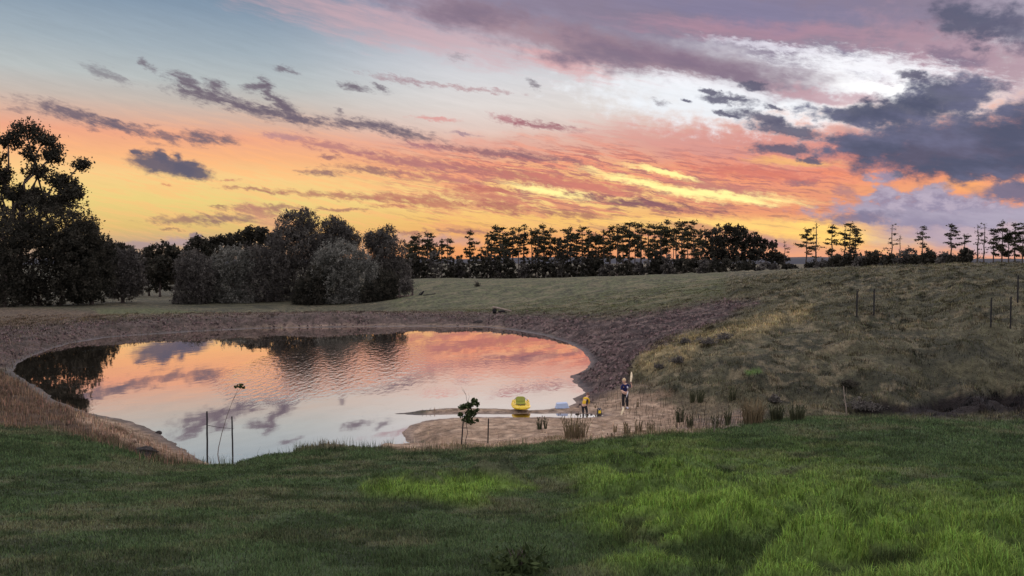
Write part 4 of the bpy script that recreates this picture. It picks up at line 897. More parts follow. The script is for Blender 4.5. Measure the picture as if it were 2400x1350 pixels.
# reeds
M_REED = leaf_mat('reed_stems', (.055, .045, .028), (.24, .18, .10), .2); M_REEDDK = leaf_mat('dark_rush', (.022, .026, .014), (.085, .085, .045), .2)
def reeds(px, py, w, h, n, label, mat=None, spread=.5, group='reed clumps on the sand'):
    x, y, z = solve_ground(px, py); s = SC_(y); rng = np.random.default_rng(int(px+py)); V = []; Fq = []; T = []
    for i in range(n):
        a = rng.random()*6.28; r = rng.random()**.5*w*s*.36; bx, by = math.cos(a)*r, math.sin(a)*r*.7; hh = h*s*rng.uniform(.45, 1.05); L_ = spread*hh*rng.random()*.6; da = a+rng.normal()*.5
        ex, ey = bx+math.cos(da)*L_, by+math.sin(da)*L_; ww = rng.uniform(.007, .014)
        o = len(V); t = rng.random()*6.28; dx, dy = math.cos(t)*ww, math.sin(t)*ww
        V += [(bx-dx, by-dy, -.05), (bx+dx, by+dy, -.05), ((bx*.6+ex*.4)+dx, (by*.6+ey*.4)+dy, hh*.6), ((bx*.6+ex*.4)-dx, (by*.6+ey*.4)-dy, hh*.6), (ex+dx*.3, ey+dy*.3, hh), (ex-dx*.3, ey-dy*.3, hh)]
        Fq += [(o, o+1, o+2, o+3), (o+3, o+2, o+4, o+5)]; tt = rng.random(); T += [tt, tt]
        if rng.random() < .3:
            o = len(V); V += [(ex-.014, ey, hh), (ex+.014, ey+.01, hh), (ex+.018, ey, hh+.08), (ex-.01, ey, hh+.09)]; Fq.append((o, o+1, o+2, o+3)); T.append(tt*.5)
    ob = link('reed_clump', np_mesh('reed_clump', V, Fq, 4, {'tone': ('FLOAT', 'FACE', T)}), mat or M_REED); ob.location = (x, y, z); tag(ob, label, 'reeds', group)
for a in [(1347, 1028, 74, 52, 190, 'widest clump of brown reeds, spreading at the grass edge below the yellow child', None, .9), (1264, 1007, 16, 26, 44, 'left of two small dark reed tufts on the sandbank', M_REEDDK), (1279, 1006, 10, 26, 26, 'right of two small dark reed tufts on the sandbank', M_REEDDK),
    (1468, 1016, 26, 22, 50, 'thin straw coloured reeds on the sand below the blue child'), (1497, 1014, 22, 26, 50, 'pale reeds right of the thin straw coloured ones'), (1525, 1012, 24, 22, 44, 'low pale reeds at the tip of the sand'), (1442, 1013, 14, 16, 24, 'sparse short reeds left of the thin straw coloured ones'),
    (1594, 990, 24, 34, 80, 'dark rush clump at the foot of the slope', M_REEDDK), (1617, 1004, 18, 30, 60, 'small dark rush clump at the grass edge left of the pale stick', M_REEDDK), (1677, 1004, 16, 26, 50, 'dark tuft just behind the pale stick', M_REEDDK), (1706, 998, 16, 44, 50, 'upright rushes on the washed soil', M_REEDDK),
    (1622, 945, 16, 26, 60, 'left of two dark tufts beside the dry sand', M_REEDDK), (1642, 943, 20, 28, 80, 'right of two dark tufts beside the dry sand', M_REEDDK), (1717, 938, 20, 24, 60, 'lone dark tuft on the slope above the wash', M_REEDDK),
    (1765, 994, 60, 60, 260, 'broad brown rush thicket at the edge of the lawn', None, .8), (1820, 988, 36, 34, 160, 'dark bushy rushes at the lawn edge, left half', M_REEDDK), (1868, 987, 44, 32, 180, 'dark bushy rushes at the lawn edge, right half', M_REEDDK),
    (1395, 957, 6, 8, 10, 'tiny dry tuft behind the black case'), (1493, 955, 8, 16, 16, 'tiny upright tuft right of the blue child'), (1430, 1030, 30, 12, 40, 'low straw tuft at the grass edge')]:
    reeds(*a)
for px, py, w, h, lab in [(1697, 797, 34, 20, 'dark tussock on the golden ridge, topmost of the three'), (1660, 806, 44, 18, 'wide dark tussock in the middle of the golden ridge'), (1606, 808, 20, 16, 'small dark tussock at the left of the golden ridge'),
    (1588, 852, 26, 18, 'reddish tussock on the golden slope'), (1545, 865, 18, 14, 'small tussock near the mud edge'), (1815, 945, 20, 22, 'russet tuft at the foot of the slope')]:
    shrub(px, py, w, h, lab, 'grass_tussock', M_LEAF_MID, 420, 'tussock')
shrub(1118, 672, 12, 16, 'tiny lone bush in a guard on the far paddock', 'low_shrub', M_LEAF_DARK, 220)
shrub(1215, 1345, 120, 70, 'dark leafy plant at the bottom edge of the lawn', 'low_shrub', M_SAPLEAF, 520, 'shrub', .045)
shrub(1990, 905, 34, 18, 'dark scrub in the hollow of the slope above the pale stem', 'low_shrub', M_LEAF_DARK, 500)
shrub(2025, 962, 60, 26, 'dark bramble at the left end of the gully', 'low_shrub', M_LEAF_MID, 900)
# rocks clods along the muddy bank are part of the ground; kayak and gear follow
def loft(sections, close=True):
    n = len(sections[0]); V = [p for s in sections for p in s]; Fq = []
    for i in range(len(sections)-1):
        for k in range(n if close else n-1): Fq.append((i*n+k, i*n+(k+1) % n, (i+1)*n+(k+1) % n, (i+1)*n+k))
    return V, Fq
def kayak():
    x, y, z = solve_ground(1221, 969); z = max(z, .02)
    root = empty('kayak', (x, y+1.15, z+.09), .06, (1.08, 1, .86)); tag(root, 'yellow sit on kayak with its bow over the channel', 'kayak')
    S = []; n = 20; Lh = 1.35
    for t in np.linspace(-1, 1, 15):
        w = .43*(1-abs(t)**2.6)**.7+.03; up = .10*abs(t)**3; dk = .21+up; kl = .0+.16*abs(t)**3.5
        s = []
        for k in range(n):
            a = 2*math.pi*k/n; cx = math.cos(a); sz = math.sin(a)
            zz = (dk+kl)/2+ (dk-kl)/2*(abs(sz)**.75)*(1 if sz > 0 else -1)
            if sz > .15: zz -= .10*(sz)*max(0, 1-(t*1.15)**2)*(1-abs(cx))       # the moulded well
            s.append((w*(abs(cx)**.65)*(1 if cx > 0 else -1), t*Lh, zz))
        S.append(s)
    V, Fq = loft(S); Fq.append(tuple(range(n))[::-1]); Fq.append(tuple(len(V)-n+k for k in range(n)))
    mb = MB(); mb.add(V, Fq); hull = mb.build('hull', M_YEL, root, True)
    mb = MB(); mb.tube([(-.36, -.75, .27), (-.42, 0, .26), (-.36, .7, .28)], .024, 7); mb.tube([(.36, -.75, .27), (.42, 0, .26), (.36, .7, .28)], .024, 7); mb.build('rim', M_YEL, root, True)
    mb = MB(); mb.box((0, .02, .23), (.46, .44, .07)); mb.build('seat', M_YEL_SHADED, root, bevel=.02)
    mb = MB(); V = []; 
    for yy in (0, .07):
        for (xx, zz) in [(-.23, .26), (.23, .26), (.245, .42), (.20, .55), (.12, .585), (-.12, .585), (-.20, .55), (-.245, .42)]: V.append((xx, .22+yy+(zz-.3)*.22+abs(xx)*-.15, zz))
    mb.add(V, [tuple(range(8))[::-1], tuple(range(8, 16))]+[(k, (k+1) % 8, 8+(k+1) % 8, 8+k) for k in range(8)]); mb.build('backrest', M_YEL_SHADED, root, bevel=.015)
    for sx in (-1, 1):
        mb = MB(); mb.tube([(sx*.30, -.30, .33), (sx*.36, -.30, .43), (sx*.36, -.05, .46), (sx*.30, .05, .34)], .02, 6); mb.build('handle', M_BLACK if sx > 2 else M_YEL, root, True)
    mb = MB(); mb.tube([(-.12, -1.22, .36), (0, -1.27, .41), (.12, -1.22, .36)], .015, 6); mb.build('bow_toggle', M_BLACK, root, True)
    mb = MB()
    for sx in (-1, 1): mb.tube([(sx*.22, .30, .50), (sx*.40, -.15, .36)], .012, 5)
    mb.build('strap', M_BLACK, root)
kayak()
def tub():
    x, y, z = solve_ground(1318, 958); root = empty('plastic_tub', (x, y+.2, z), .1); tag(root, 'upturned pale blue plastic tub on the spit at the water edge', 'tub')
    mb = MB(); mb.box((0, 0, .15), (.68, .42, .26), 0, .82); mb.build('body', M_TUB, root, bevel=.03).rotation_euler = (0, -.05, 0)
    mb = MB(); mb.box((0, 0, .025), (.73, .47, .035)); mb.build('rim', M_TUB, root, bevel=.01)
tub()
def case():
    x, y, z = solve_ground(1405, 974); z = max(z, 0); root = empty('carry_case', (x, y+.1, z), .15); tag(root, 'small black case with yellow front standing in the wet channel', 'case')
    mb = MB(); mb.box((0, 0, .17), (.24, .16, .32), 0, .8); mb.build('body', M_BLACK, root, bevel=.03)
    mb = MB(); mb.box((0, -.082, .15), (.13, .02, .15)); mb.build('front_panel', M_YEL, root, bevel=.005)
    mb = MB(); mb.tube([(-.05, 0, .32), (-.05, 0, .38), (.05, 0, .38), (.05, 0, .32)], .012, 6); mb.build('handle', M_BLACK, root, True)
    mb = MB(); mb.tube([(-.05, -.09, .24), (-.045, -.09, .30)], .007, 5); mb.tube([(.05, -.09, .24), (.045, -.09, .30)], .007, 5); mb.build('clip', simple('white_clip', (.7, .7, .7)), root)
case()
# ---------------------------------------------------------------- people
def skin_chain(name, chains, mat, parent, levels=2):
    """one continuous body grown from joints: chains = list of [(x,y,z,r),...]; equal points merge"""
    idx = {}; V = []; R = []; E = []
    for ch in chains:
        prev = None
        for (x, y, z, r) in ch:
            k = (round(x, 3), round(y, 3), round(z, 3))
            if k not in idx: idx[k] = len(V); V.append((x, y, z)); R.append(r)
            if prev is not None and prev != idx[k]: E.append((prev, idx[k]))
            prev = idx[k]
    me = bpy.data.meshes.new(name); me.from_pydata(V, E, []); o = bpy.data.objects.new(name, me); COL.objects.link(o)
    o.modifiers.new('skin', 'SKIN'); s = me.skin_vertices[0].data
    for i, r in enumerate(R):
        s[i].radius = (r, r) if not hasattr(r, '__len__') else r
    s[0].use_root = True
    o.modifiers['skin'].use_smooth_shade = True
    sb = o.modifiers.new('sub', 'SUBSURF'); sb.levels = levels; sb.render_levels = levels
    dg = bpy.context.evaluated_depsgraph_get(); m2 = bpy.data.meshes.new_from_object(o.evaluated_get(dg)); m2.name = name
    bpy.data.objects.remove(o); m2.materials.clear(); m2.materials.append(mat)
    for p in m2.polygons: p.use_smooth = True
    ob = bpy.data.objects.new(name, m2); COL.objects.link(ob); ob.parent = parent; return ob
M_SKIN = simple('skin', (.50, .30, .21), .6, .08, 10); M_HAIRF = simple('fair_hair', (.42, .31, .17), .8, .25, 40); M_HAIRB = simple('brown_hair', (.10, .055, .04), .8, .25, 40)
M_NAVY = simple('navy_cloth', (.009, .011, .055), .9, .15, 12); M_BLK = simple('black_cloth', (.012, .012, .014), .9, .2, 12); M_YCL = simple('yellow_cloth', (.50, .31, .02), .85, .1, 12)
M_WHITE = simple('white_shoe', (.75, .74, .78), .6, .08, 12); M_BADGE = simple('pale_print', (.5, .5, .62), .8, .1, 10)
def hand(wr, d, side, curl=1.0, s=1.0):
    """palm, four fingers and a thumb as chains from the wrist, closing along d"""
    wr = Vector(wr[:3]); d = Vector(d).normalized(); up = d.orthogonal().normalized() if abs(d.z) > .9 else Vector((0, 0, 1)).cross(d).normalized()
    nrm = d.cross(up).normalized(); palm = wr+d*.045*s; out = [[(*wr, .021*s), (*palm, .024*s)]]
    for k, (off, L_) in enumerate([(-.026, .036), (-.009, .042), (.009, .039), (.024, .031)]):
        b = palm+d*.03*s+up*off*s; c = b+d*L_*s*.6+nrm*L_*s*.35*curl; e = c+nrm*L_*s*.75*curl+d*L_*s*.1
        out.append([(*palm, .024*s), (*b, .0095*s), (*c, .0088*s), (*e, .0075*s)])
    t = wr+d*.02*s+up*-.028*s*side; t2 = t+d*.026*s+up*-.018*s*side+nrm*.01; t3 = t2+d*.02*s+nrm*.022*s*curl
    out.append([(*wr, .021*s), (*t, .012*s), (*t2, .0105*s), (*t3, .0085*s)])
    return out
def head_face(root, c, r, yaw, pitch, hairmat, hair='short', s=1.0):
    """head with brow, nose, ears and chin, hair as a child"""
    bm = bmesh.new(); bmesh.ops.create_icosphere(bm, subdivisions=4, radius=1)
    for v in bm.verts:
        x_, y_, z_ = v.co
        w = 1-.16*max(0, -z_); f = 1
        X = x_*.80*w; Y = y_*.98; Zz = z_*1.18
        if y_ < 0:
            n = math.exp(-((x_/.16)**2+((z_+.08)/.24)**2)); Y -= .17*n                         # nose
            Y += .07*math.exp(-(((abs(x_)-.34)/.17)**2+((z_-.08)/.13)**2))                      # eye sockets
            Y -= .05*math.exp(-((x_/.30)**2+((z_+.42)/.08)**2)); Y += .03*math.exp(-((x_/.25)**2+((z_+.50)/.04)**2))
            Y -= .06*math.exp(-((x_/.28)**2+((z_+.80)/.2)**2))
        if abs(x_) > .85: X *= 1+.16*math.exp(-((y_/.16)**2+((z_)/.25)**2))                     # ears
        v.co = Vector((X, Y, Zz))*r
    me = bpy.data.meshes.new('head'); bm.to_mesh(me); bm.free()
    for p in me.polygons: p.use_smooth = True
    rot = (pitch, 0, yaw)
    o = link('head', me, M_SKIN, root); o.location = c; o.rotation_euler = rot
    bm = bmesh.new(); bmesh.ops.create_icosphere(bm, subdivisions=4, radius=1)
    for v in list(bm.verts):
        x_, y_, z_ = v.co; k = 1.07+.06*float(fbm(np.array([x_*5]), np.array([y_*5+z_*7]), 3, 5)[0])
        v.co = Vector((x_*.84*k, y_*1.03*k+.03, z_*1.20*k+.03))*r
    cut = [v for v in bm.verts if (v.co.y < -.35*r and v.co.z < .52*r) or v.co.z < -.45*r or (v.co.y < .15*r and v.co.z < -.05*r)]
    bmesh.ops.delete(bm, geom=cut, context='VERTS'); me = bpy.data.meshes.new('hair'); bm.to_mesh(me); bm.free()
    for p in me.polygons: p.use_smooth = True
    link('hair', me, hairmat, o)
    for sx in (-1, 1):
        mb = MB(); mb.tube([(sx*.30*r, -.83*r, .09*r), (sx*.30*r, -.90*r, .09*r)], [.09*r, .06*r], 8); mb.build('eye', M_BLACK, o, True)
    mb = MB(); mb.tube([(-.2*r, -.93*r, -.50*r), (0, -.99*r, -.52*r), (.2*r, -.93*r, -.50*r)], .03*r, 6); mb.build('mouth', simple('lips', (.35, .12, .10)), o, True)
def shoe(root, x, y, z, yaw, mat, L_=.24):
    S = []
    for t, w, h in [(-.5, .028, .05), (-.42, .042, .085), (-.2, .046, .10), (.05, .048, .075), (.3, .052, .058), (.45, .040, .045), (.5, .02, .03)]:
        s = []
        for k in range(12):
            a = 2*math.pi*k/12; s.append((w*math.cos(a), -t*L_, max(0, h*.5+h*.55*math.sin(a))))
        S.append(s)
    V, Fq = loft(S); Fq.append(tuple(range(12))); Fq.append(tuple(len(V)-12+k for k in range(12))[::-1]); mb = MB(); mb.add(V, Fq)
    o = mb.build('shoe', mat, root, True); o.location = (x, y, z); o.rotation_euler = (0, 0, yaw)
bx, by, bz = solve_ground(1466, 957)
blue = empty('person', (bx, by, bz)); tag(blue, 'standing child in navy shirt and black trousers holding a long paddle', 'person')
HP, SHL, SHR_ = (-.03, 0, .80), (-.19, -.06, 1.20), (.15, -.06, 1.21)
handL, handR = (.02, -.47, .90), (.235, -.17, 1.345)
body = [[(-.03, 0, .80, (.13, .10)), (-.04, -.01, .95, (.125, .09)), (-.04, -.04, 1.10, (.14, .095)), (-.03, -.05, 1.20, (.085, .075)), (-.06, -.08, 1.30, .048), (-.08, -.11, 1.36, .045)],
        [(-.03, -.05, 1.20, (.085, .075)), (-.13, -.055, 1.205, .06), (-.205, -.06, 1.16, .048), (-.235, -.12, .95, .036), (-.10, -.33, .90, .029), (handL[0]-.035, handL[1]+.05, .90, .021)],
        [(-.03, -.05, 1.20, (.085, .075)), (.09, -.055, 1.21, .06), (.155, -.06, 1.18, .048), (.285, -.10, 1.10, .037), (.30, -.14, 1.20, .030), (.25, -.16, 1.31, .021)],
        [(-.03, 0, .80, (.13, .10)), (-.11, 0, .76, .085), (-.125, -.02, .44, .055), (-.13, .01, .08, .038), (-.13, -.03, .03, .035)],
        [(-.03, 0, .80, (.13, .10)), (.05, 0, .76, .085), (.075, -.03, .44, .055), (.085, .0, .08, .038), (.085, -.04, .03, .035)]]
hl = hand((handL[0]-.035, handL[1]+.05, .90), (1, -.35, .1), 1, 1, .95); hr = hand((.25, -.16, 1.31), (-.35, -.15, .9), -1, 1, .95)
skin_chain('body', body+hl+hr, M_SKIN, blue)
skin_chain('shirt', [[(-.03, 0, .78, (.145, .115)), (-.04, -.01, .95, (.14, .105)), (-.04, -.04, 1.10, (.152, .108)), (-.03, -.05, 1.20, (.10, .085)), (-.05, -.07, 1.255, .062)],
    [(-.03, -.05, 1.20, (.10, .085)), (-.13, -.055, 1.205, .073), (-.205, -.06, 1.16, .063), (-.23, -.105, 1.0, .055), (-.232, -.115, .96, .05)],
    [(-.03, -.05, 1.20, (.10, .085)), (.09, -.055, 1.21, .073), (.155, -.06, 1.18, .063), (.24, -.085, 1.125, .055), (.262, -.095, 1.11, .05)]], M_NAVY, blue)
skin_chain('trousers', [[(-.03, 0, .84, (.135, .105)), (-.11, 0, .72, .098), (-.125, -.02, .44, .078), (-.13, .01, .10, .062)], [(-.03, 0, .84, (.135, .105)), (.05, 0, .72, .098), (.075, -.03, .44, .078), (.085, 0, .10, .062)]], M_BLK, blue)
mb = MB(); mb.box((.07, -.165, 1.12), (.06, .012, .10)); mb.build('shirt_badge', M_BADGE, blue)
head_face(blue, (-.10, -.13, 1.45), .107, .15, .45, M_HAIRF)
shoe(blue, -.13, -.03, 0, -.2, M_WHITE); shoe(blue, .085, -.04, 0, .15, M_WHITE)
def paddle():
    a = Vector((-.40, -1.38, -.12)); b = Vector((.40, .13, 1.84)); hL, hR = Vector(handL), Vector(handR)
    d = (b-a).normalized(); root = empty('kayak_paddle', (bx, by, bz)); tag(root, 'long double bladed paddle held upright by the child in navy', 'paddle')
    L_ = (b-a).length; P = lambda t: a+d*L_*t
    mb = MB(); mb.tube([P(.17), P(.5), P(.80)], .017, 8); mb.build('shaft', M_BLACK, root, True)
    mb = MB(); mb.tube([P(.42), P(.55)], .021, 8); mb.build('grip', simple('grey_grip', (.45, .42, .42)), root, True)
    side = d.cross(Vector((0, 1, 0))).normalized(); nrm = d.cross(side).normalized(); mw = simple('cream_blade', (.55, .45, .28), .5)
    for t0, t1, sg in ((.20, 0, 1), (.78, 1.0, 1)):
        S = []
        for k in range(9):
            t = k/8; p = P(t0+(t1-t0)*t)+side*(.09*t*t if t1 > .5 else .03*t*t); w = .012+.044*math.sin(math.pi*min(1, .12+.8*t))**.7 if k < 8 else .03
            S.append([p-side*w+nrm*.012, p+nrm*.016, p+side*w+nrm*.012, p+side*w-nrm*.004, p-nrm*.0, p-side*w-nrm*.004])
        V, Fq = loft(S); Fq.append((0, 1, 2, 3, 4, 5)); Fq.append(tuple(len(V)-6+k for k in range(6))[::-1]); mb = MB(); mb.add(V, Fq); mb.build('blade', mw, root, True)
paddle()
yx, yy_, yz = solve_ground(1372, 975); yz = max(yz, 0)
yel = empty('person', (yx, yy_, yz)); tag(yel, 'stooping child in yellow and black top with black trousers at the channel', 'person')
yb = [[(-.08, -.03, .53, (.11, .095)), (-.05, 0, .64, (.105, .085)), (0, .05, .76, (.115, .09)), (.04, .09, .84, (.08, .07)), (.09, .13, .90, .042), (.11, .16, .94, .04)],
      [(.04, .09, .84, (.08, .07)), (-.04, .12, .83, .055), (-.08, .16, .79, .042), (-.02, .26, .66, .033), (.06, .33, .56, .026), (.09, .36, .50, .019)],
      [(.04, .09, .84, (.08, .07)), (.12, .05, .82, .055), (.17, .05, .77, .042), (.20, .12, .62, .033), (.17, .22, .50, .026), (.16, .25, .45, .019)],
      [(-.08, -.03, .53, (.11, .095)), (-.13, -.03, .49, .075), (-.12, .02, .28, .05), (-.12, -.03, .06, .034), (-.11, .02, .03, .03)],
      [(-.08, -.03, .53, (.11, .095)), (.0, -.03, .49, .075), (.06, .02, .28, .05), (.09, -.02, .06, .034), (.10, .03, .03, .03)]]
skin_chain('body', yb+hand((.09, .36, .50), (.2, .3, -.9), 1, 1, .85)+hand((.16, .25, .45), (0, .3, -.95), -1, 1, .85), M_SKIN, yel)
skin_chain('shirt', [[(-.085, -.03, .52, (.125, .11)), (-.05, 0, .64, (.122, .10)), (0, .05, .76, (.13, .105)), (.04, .09, .84, (.095, .085)), (.07, .11, .875, .055)],
    [(.04, .09, .84, (.095, .085)), (-.04, .12, .83, .068), (-.08, .16, .79, .056), (-.03, .25, .675, .048), (.05, .32, .57, .038)],
    [(.04, .09, .84, (.095, .085)), (.12, .05, .82, .068), (.17, .05, .77, .058), (.20, .12, .63, .048), (.175, .20, .52, .038)]], M_YCL, yel)
mb = MB(); mb.tube([(.055, -.055, .55), (.06, -.05, .64), (.085, -.035, .74), (.11, -.01, .80)], [.055, .058, .045, .02], 10); mb.build('side_panel', M_BLK, yel, True)
skin_chain('trousers', [[(-.08, -.03, .55, (.12, .105)), (-.13, -.03, .46, .088), (-.12, .02, .28, .068), (-.12, -.03, .08, .052)], [(-.08, -.03, .55, (.12, .105)), (.0, -.03, .46, .088), (.06, .02, .28, .068), (.09, -.02, .08, .052)]], M_BLK, yel)
head_face(yel, (.145, .20, 1.00), .098, 2.6, .5, M_HAIRB)
shoe(yel, -.11, 0, 0, 3.0, M_BLK, .2); shoe(yel, .10, .02, 0, 2.6, M_BLK, .2)
# far hills on the horizon
def hills():
    V = []; Fq = []; n = 160
    for i in range(n):
        a = math.radians(-50+100*i/(n-1)); r = 5200; x, y = r*math.sin(a), r*math.cos(a)
        z = -14+34*float(fbm(np.array([i*.07]), np.array([.3]), 4, 91)[0])
        for rr, zz in ((r-700, -60), (r-250, z*.6-12), (r, z), (r+600, -60)): V.append((rr*math.sin(a), rr*math.cos(a), zz))
    for i in range(n-1):
        for k in range(3): Fq.append((i*4+k, i*4+k+1, (i+1)*4+k+1, (i+1)*4+k))
    me = np_mesh('hills', V, Fq, 4, None, True); tag(link('hills', me, simple('far_forest', (.022, .024, .030), .95, .2, .02)), kind='structure')
hills()

# loose clods over the trampled mud: nobody could count them
def clods():
    rng = np.random.default_rng(77); n = 110000; y0, y1 = 38, 112; y = (y0**.3+rng.random(n)*(y1**.3-y0**.3))**(1/.3); x = y*np.tan(np.radians(rng.uniform(-34, 26, n)))
    h, d, Z = terrain(x, y, want=True); k = (rng.random(n) < np.clip(Z['mud']*.9+Z['bank']*.9, 0, 1)*smooth(.38, .58, fbm(x*.5, y*.5, 3, 9))) & (d > .5)
    x, y, h = x[k], y[k], h[k]; m = len(x); s = rng.uniform(.04, .15, m)*(.6+.4*y/60); a = rng.random(m)*6.28; V = []
    for q in range(3): V.append(np.stack([x+np.cos(a+q*2.09)*s*rng.uniform(.8, 1.6, m), y+np.sin(a+q*2.09)*s, h-.03], 1))
    V.append(np.stack([x+rng.normal(size=m)*s*.3, y+rng.normal(size=m)*s*.3, h+s*rng.uniform(.5, 1.1, m)], 1)); V = np.stack(V, 1).reshape(-1, 3)
    b = np.arange(m)*4; F3 = np.concatenate([np.stack([b, b+1, b+3], 1), np.stack([b+1, b+2, b+3], 1), np.stack([b+2, b, b+3], 1)])
    c = COLS['mud']*(.35+3.6*rng.random(m)**2)[:, None]; c4 = np.concatenate([np.repeat(c, 4, axis=0), np.ones((m*4, 1))], 1)
    me = np_mesh('mud_clods', V, F3, 3, {'col': ('FLOAT_COLOR', 'POINT', c4)}); tag(link('mud_clods', me, color_attr_mat('clod', 0)), 'loose dark clods strewn over the trampled mud round the pond', None, None, 'stuff')
clods()
# ---------------------------------------------------------------- grass (uncountable: stuff)
M_GRASS = color_attr_mat('grass_blades', .35)
def blades(name, n, samp, hfun, wfun, tip=1.15, lean=.45, kind_label='short green lawn grass covering the near slope', seed=1, filt=None, colfun=None):
    rng = np.random.default_rng(seed); x, y = samp(rng, n)
    h, d, Z = terrain(x, y, want=True); keep = (d > .05) & filt(x, y, h, d, Z, rng)
    x, y, h, d = x[keep], y[keep], h[keep], d[keep]; Z = {k: v[keep] for k, v in Z.items()}
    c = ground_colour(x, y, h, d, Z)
    if colfun is not None: c = colfun(c, x, y, Z, rng)
    m = len(x); r = np.hypot(x, y); hh = hfun(x, y, Z, rng); ww = wfun(r, rng)
    a = rng.random(m)*2*np.pi; b = rng.random(m)*2*np.pi; ln = lean*rng.random(m)*hh
    dx, dy = np.cos(a)*ww/2, np.sin(a)*ww/2; lx, ly = np.cos(b)*ln, np.sin(b)*ln
    z0 = h-.01
    V = np.stack([np.stack([x-dx, y-dy, z0], 1), np.stack([x+dx, y+dy, z0], 1), np.stack([x+dx*.75+lx*.35, y+dy*.75+ly*.35, z0+hh*.6], 1), np.stack([x-dx*.75+lx*.35, y-dy*.75+ly*.35, z0+hh*.6], 1),
                  np.stack([x+lx, y+ly, z0+hh*np.sqrt(np.clip(1-(ln/hh)**2*.6, .2, 1))], 1)], 1).reshape(-1, 3)
    k = np.arange(m)*5
    tri = np.concatenate([np.stack([k, k+1, k+2], 1), np.stack([k, k+2, k+3], 1), np.stack([k+3, k+2, k+4], 1)])
    tone = (.35+1.5*rng.random(m)**1.3)*tip; c = c*tone[:, None]*rng.uniform(.88, 1.12, (m, 3)); c = np.clip(c, .01, .8)
    c5 = np.repeat(c, 5, axis=0); c5 = np.concatenate([c5, np.ones((len(c5), 1))], 1)
    me = np_mesh(name, V, tri, 3, {'col': ('FLOAT_COLOR', 'POINT', c5)})
    return tag(link(name, me, M_GRASS), kind_label, None, None, 'stuff')
def fan(y0, y1, p=0.0, az=36.0):
    def f(rng, n):
        u = rng.random(n); q = 2-p if p != 2 else 1
        r = (y0**q+u*(y1**q-y0**q))**(1/q); a = np.radians(rng.uniform(-az, az, n)); return r*np.sin(a), r*np.cos(a)
    return f
def lawn_h(x, y, Z, rng):
    br = np.clip(Z['bright']+Z['bright2'], 0, 1); tus = np.clip(fbm(x*.95, y*1.3, 3, 43)-.40, 0, 1)*4
    r = np.hypot(x, y)
    return rng.uniform(.5, 1.3, len(x))*(.036+.03*fbm(x*1.3, y*1.3, 3, 66)*2+.07*br*(.4+tus)+.05*smooth(24, 29, r))
blades('lawn_grass', 700000, fan(8.2, 43, 1.25), lawn_h, lambda r, g: .0075*(r/9)**.75*g.uniform(.7, 1.5, len(r)), 1.15, 1.1, seed=1, filt=lambda x, y, h, d, Z, g: g.random(len(x)) < Z['lawn'])
def hill_f(x, y, h, d, Z, g):
    bare = np.clip(Z['sand']*.97+Z['mud']*.93+Z['bank']*.9+Z['lawn']+Z['leftsand']*.9+Z['gully']*.7+Z['dirt']*.55+Z['wash']*.7, 0, 1)
    return (g.random(len(x)) < (1-bare)) & (d > .6)
def hill_h(x, y, Z, rng):
    t = np.clip(fbm(x*.6, y*.8, 4, 71)-.38, 0, 1)*2.2
    return rng.uniform(.5, 1.3, len(x))*(.07+.16*t)*(1-.45*Z['paddock'])*(1+.8*Z['leftslope'])*(1+.3*Z['golden'])
def hill_c(c, x, y, Z, rng):
    return c*np.where(rng.random(len(x))[:, None] < .3, 1.35, .95)
blades('dry_grass', 420000, fan(24, 120, 1.35), hill_h, lambda r, g: .012*(r/24)**.95*g.uniform(.6, 1.5, len(r)), 1.15, .8, 'dry mixed grass on the slopes round the pond', 2, hill_f, hill_c)
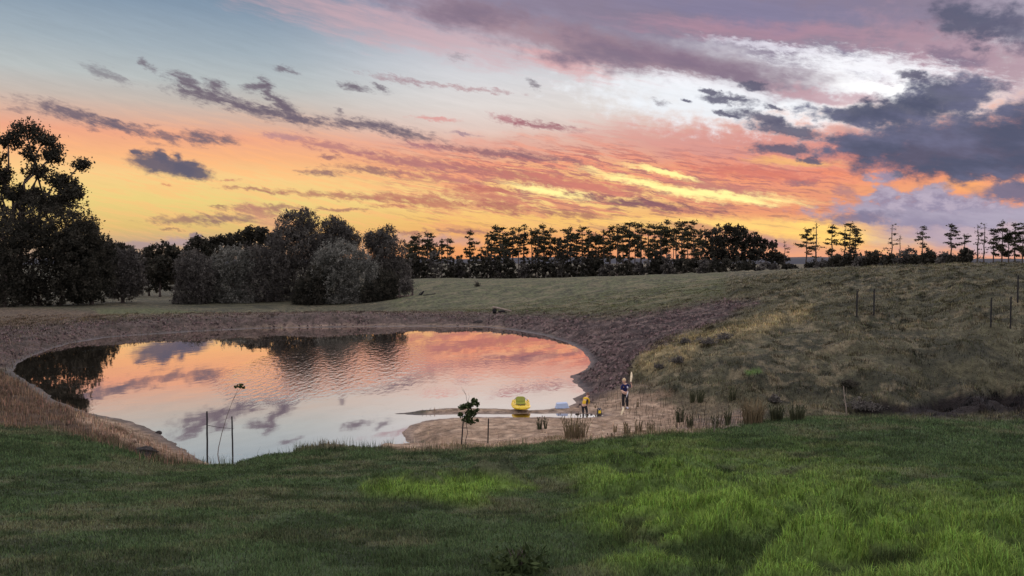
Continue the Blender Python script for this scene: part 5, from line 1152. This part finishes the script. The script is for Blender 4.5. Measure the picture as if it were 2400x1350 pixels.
blades('dead_grass', 150000, fan(22, 104, 1.1), lambda x, y, Z, g: g.uniform(.12, .42, len(x))*(1-.5*Z['bank']), lambda r, g: .012*(r/24)*g.uniform(.6, 1.4, len(r)), 1.1, .35, 'tall brown seeded grass on the left bank of the pond', 3,
    lambda x, y, h, d, Z, g: (g.random(len(x)) < Z['leftslope']*.9+Z['leftdry']*.6+Z['bank']*np.where(x < -28, .9, .5)+(x > 4)*Z['dirt']*.35+Z['wash']*.4) & (d > np.where((Z['leftslope'] > .5) | (x < -26), .08, .9)) & ((x < 0) | (Z['dirt']+Z['wash'] > .2)), lambda c, x, y, Z, g: np.where(Z['leftslope'][:, None] > .4, np.array([.20, .125, .082]), np.array([.085, .066, .045])*(.4+1.8*g.random(len(x))[:, None]**2)))
blades('bank_tufts', 42000, fan(26, 33, 1), lambda x, y, Z, g: g.uniform(.1, .42, len(x))*(.6+fbm(x*2, y*2, 2, 8)), lambda r, g: .012*g.uniform(.6, 1.4, len(r)), .8, .35, 'longer dark grass along the brow of the near slope', 4,
    lambda x, y, h, d, Z, g: (g.random(len(x)) < Z['lawn']) & (Z['lawn'] < .995) & (fbm(x*.9, y*.9, 3, 12) > .42))

def clumped(y0, y1, p, nc, rad):
    def f(rng, n):
        cx, cy = fan(y0, y1, p)(rng, nc); k = rng.integers(0, nc, n); a = rng.random(n)*6.28; q = rng.random(n)**.5*rad*(.5+rng.random(nc)[k])
        return cx[k]+np.cos(a)*q*1.3, cy[k]+np.sin(a)*q
    return f
blades('hill_tussocks', 230000, clumped(34, 112, 1.2, 4600, .34), lambda x, y, Z, g: g.uniform(.08, .27, len(x))*(1-.5*Z['paddock']), lambda r, g: .014*(r/30)**.9*g.uniform(.6, 1.4, len(r)), .95, .9, 'clumped tussock grass scattered over the right hillside', 6,
    lambda x, y, h, d, Z, g: (d > 1.2) & (g.random(len(x)) > np.clip(Z['lawn']+Z['sand']+.8*Z['dirt']+.88*Z['mud']+.8*Z['bank']+.25*Z['paddock'], 0, 1)), lambda c, x, y, Z, g: c*np.where(fbm(x*1.1, y*1.1, 2, 202)[:, None] > .5, .55, 1.6))
blades('lawn_tufts', 120000, clumped(9, 32, .9, 1500, .16), lambda x, y, Z, g: g.uniform(.10, .24, len(x))*(.6+.6*Z['bright']), lambda r, g: .008*(r/9)**.75*g.uniform(.7, 1.4, len(r)), 1.0, .8, 'thicker tufts standing out of the lawn', 7,
    lambda x, y, h, d, Z, g: (d > .3) & (g.random(len(x)) < Z['lawn']*(.35+.65*np.clip(Z['bright']+Z['bright2'], 0, 1))))
